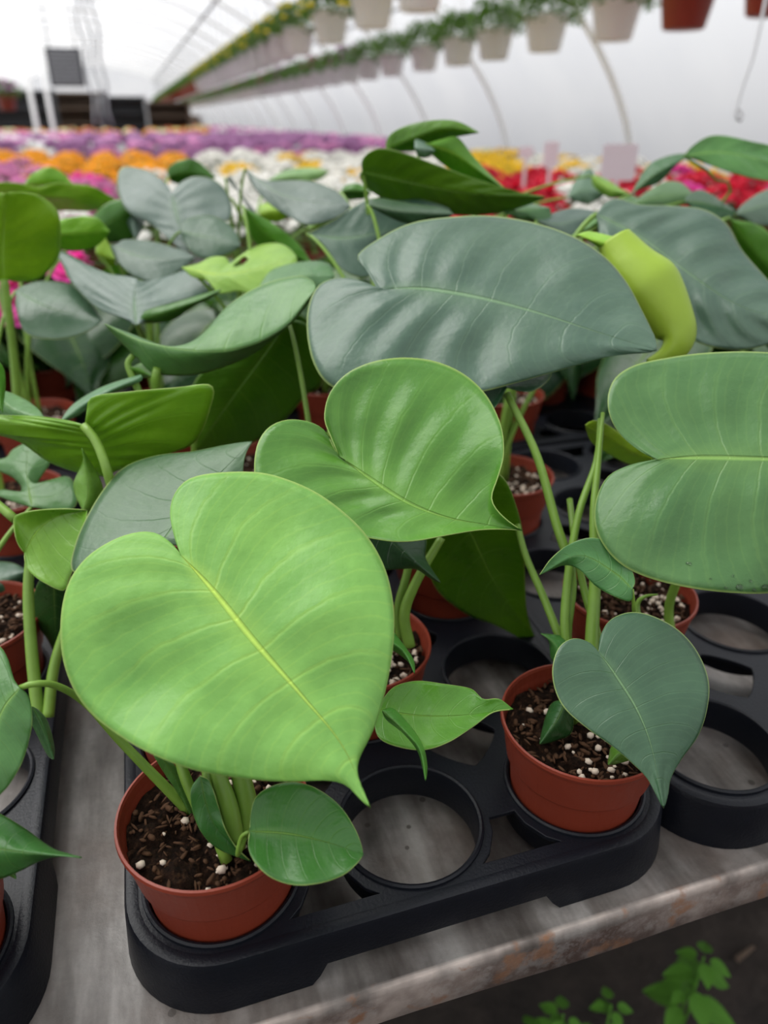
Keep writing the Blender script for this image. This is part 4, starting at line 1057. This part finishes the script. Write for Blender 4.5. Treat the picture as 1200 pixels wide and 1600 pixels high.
for i, (y, l) in enumerate(zip(ys1, lab1)):
    basket(XR1, y, ZB1, TOP1, 'white', l, 'upper row of hanging baskets', (.75, .6, .02) if i > 1 else None, i)
y = ys1[-1]+.62; i = 0
while y < 34:
    if y > 15: basket(XR1, y, ZB1, TOP1, 'terracotta', 'terracotta hanging basket in the blurred far end of the upper row', 'far terracotta baskets', None, i)
    else: basket(XR1, y, ZB1, TOP1, 'white', 'white hanging basket with yellow blooms in the blurred middle of the upper row', 'middle baskets of the upper row', (.75, .6, .02), i)
    y += .62; i += 1
bm = bmesh.new(); tube(bm, [(XR1, .5, TOP1), (XR1, Y1-.5, TOP1)], .022, n=8); tag(obj('hanging_rail', bm, M['steel']), 'grey roof rail running above the upper row of baskets', 'rail')
# empty basket hook at the upper right
hp = [(1225,-120,1.5),(1205,-40,1.5),(1188,40,1.5),(1176,90,1.5),(1162,130,1.5),(1152,165,1.5),(1150,182,1.5),(1156,189,1.5),(1160,180,1.5),(1154,170,1.5)]
bm = bmesh.new(); pts = crom([at(*q) for q in hp], 50)
tube(bm, [Vector((pts[0].x, pts[0].y, 1.55))] + pts, .0032, n=8)
tag(obj('wire_hook', bm, M['wire']), 'pale wire hook hanging empty at the upper right', 'hook')

# ------------------------------------------------------------------ far end clutter
heater = thing('unit_heater', 'dark box heater hung under the roof at the far left', 'heater', tuple(at(108, 135, 12)))
bm = bmesh.new(); box(bm, -.26, .26, -.2, .2, 0, .52); obj('housing', bm, M['dark_metal'], heater, smooth=False)
bm = bmesh.new()
for k in range(8): box(bm, -.22, .22, -.225, -.2, .04+.058*k, .065+.058*k)
obj('louvre', bm, M['steel'], heater, smooth=False)
for sx in (-.2, .2):
    bm = bmesh.new(); tube(bm, [(sx, 0, .52), (sx, 0, 1.35)], .012, n=6); obj('hanger_rod', bm, M['steel'], heater)
def pole(px, py0, d, ztop, zbot, r, mat, label, name='support_post'):
    p = at(px, py0, d); bm = bmesh.new(); tube(bm, [(p.x, p.y, zbot), (p.x, p.y, ztop)], r, n=8); tag(obj(name, bm, mat), label, 'post')
pole(50, 160, 10, 1.15, FLOOR, .03, M['white_pipe'], 'white upright post at the far left edge')
pole(76, 160, 11, 1.2, FLOOR, .03, M['white_pipe'], 'white upright post just right of the leftmost one')
for i, (px, s) in enumerate(((133, 0), (146, .02), (158, -.02))):
    p = at(px, 90, 8); bm = bmesh.new()
    pts = [Vector((p.x+.02*math.sin(k*1.7+i), p.y, 2.22-.13*k)) for k in range(15)]
    tube(bm, pts, .016, n=6)
    tag(obj('hanging_cable', bm, M['steel']), ('leftmost', 'middle', 'rightmost')[i] + ' of the grey cables hanging from the roof near the heater', 'cable')
def rack(px, py, d, w, h, mats, label, name='storage_rack'):
    p = at(px, py, d); t = thing(name, label, 'rack', (p.x, p.y, FLOOR))
    H = p.z-FLOOR
    for sx in (-w/2, w/2):
        bm = bmesh.new(); box(bm, sx-.03, sx+.03, -.3, .3, 0, H); obj('upright', bm, mats[0], t, smooth=False)
    r2 = random.Random(int(px))
    bm = bmesh.new(); box(bm, -w/2, w/2, .27, .30, 0, H); obj('back_panel', bm, mats[1], t, smooth=False)
    n = 6
    for k in range(n):
        bm = bmesh.new(); box(bm, -w/2, w/2, -.3, .3, H*(k+.9)/n-.03, H*(k+.9)/n); obj('shelf', bm, mats[1], t, smooth=False)
    return t
rack(20, 140, 16, 1.6, 1.2, (M['dark_metal'], M['dark_metal']), 'dark storage rack at the far left end')
rack(112, 143, 17.8, 1.5, 1.2, (M['dark_metal'], M['brown']), 'dark storage rack below the hanging heater')
rack(190, 150, 17.0, 1.0, 1.2, (M['steel'], M['dark_metal']), 'grey storage rack right of the dark ones')
rack(245, 158, 18.5, 1.5, 1.2, (M['brown'], M['brown']), 'brown board rack at the far end, rightmost of the racks')
p = at(8, 148, 9); basket(p.x, p.y, p.z-.17, 1.9, 'terracotta', 'hanging basket of purple blooms at the far left edge', None, (.45, .10, .40), 1)

# ------------------------------------------------------------------ nettles under the bench edge
def nettle_leaf_mesh():
    bm = bmesh.new(); n = 11; L = []; R = []; Mi = []
    for i in range(2*n+1):
        t = i/(2*n); w = .36*math.sin(PI*t**.75)**.8*(1-.25*t) if 0 < t < 1 else 0
        w *= 1 + (.16 if i % 2 else -.08); z = -.25*t*t
        Mi.append(bm.verts.new((t, 0, z-.03))); L.append(bm.verts.new((t+.02, w, z))); R.append(bm.verts.new((t+.02, -w, z)))
    for i in range(2*n):
        for a in (L, R):
            q = (Mi[i], Mi[i+1], a[i+1], a[i]); bm.faces.new(q if a is L else q[::-1])
    me = bpy.data.meshes.new('leaf'); bm.to_mesh(me); bm.free(); me.materials.append(M['weed']); return me
NL = nettle_leaf_mesh()
def nettle(px, py, zt, label, n=4, s=.048, seed=0):
    r3 = random.Random(seed); p = onz(px, py, zt); t = thing('nettle', label, 'weed', (p.x, p.y, FLOOR), 'nettles growing under the bench edge')
    H = zt-FLOOR; bm = bmesh.new(); tube(bm, [(0, 0, 0), (.005, 0, H*.5), (0, 0, H)], .003, .0015, 6); obj('stem', bm, M['weed'], t)
    for k in range(n):
        z = H-.035*k-.002
        for q in range(2 if k else 4):
            a = k*PI/2 + q*(PI if k else PI/2) + r3.uniform(-.3, .3)+seed
            o = bpy.data.objects.new('leaf', NL); C.objects.link(o); o.parent = t; o.location = (.008*math.cos(a), .008*math.sin(a), z)
            ss = s*(.6 if k == 0 else .85+.12*k)*r3.uniform(.85, 1.1); o.scale = (ss, ss, ss); o.rotation_euler = (0, r3.uniform(.0, .35), a)
nettle(1100, 1495, -.58, 'nettle at the bottom right corner below the bench lip', 4, .050, 1)
nettle(1075, 1545, -.66, 'small nettle just below the larger one at the bottom right', 2, .040, 2)
nettle(955, 1570, -.60, 'nettle at the bottom edge, left of the corner nettle', 3, .036, 3)
nettle(880, 1585, -.60, 'nettle poking out right under the rusty lip at the bottom edge', 3, .044, 4)
nettle(835, 1610, -.64, 'nettle cut off by the bottom edge, leftmost of the nettles', 3, .040, 5)
p = onz(1150, 1500, FLOOR+.01); q = onz(1178, 1478, FLOOR+.03)
bm = bmesh.new(); tube(bm, [p, q], .006, .004, 6); tag(obj('twig', bm, M['brown']), 'short brown twig on the dark soil beside the corner nettle', 'twig')
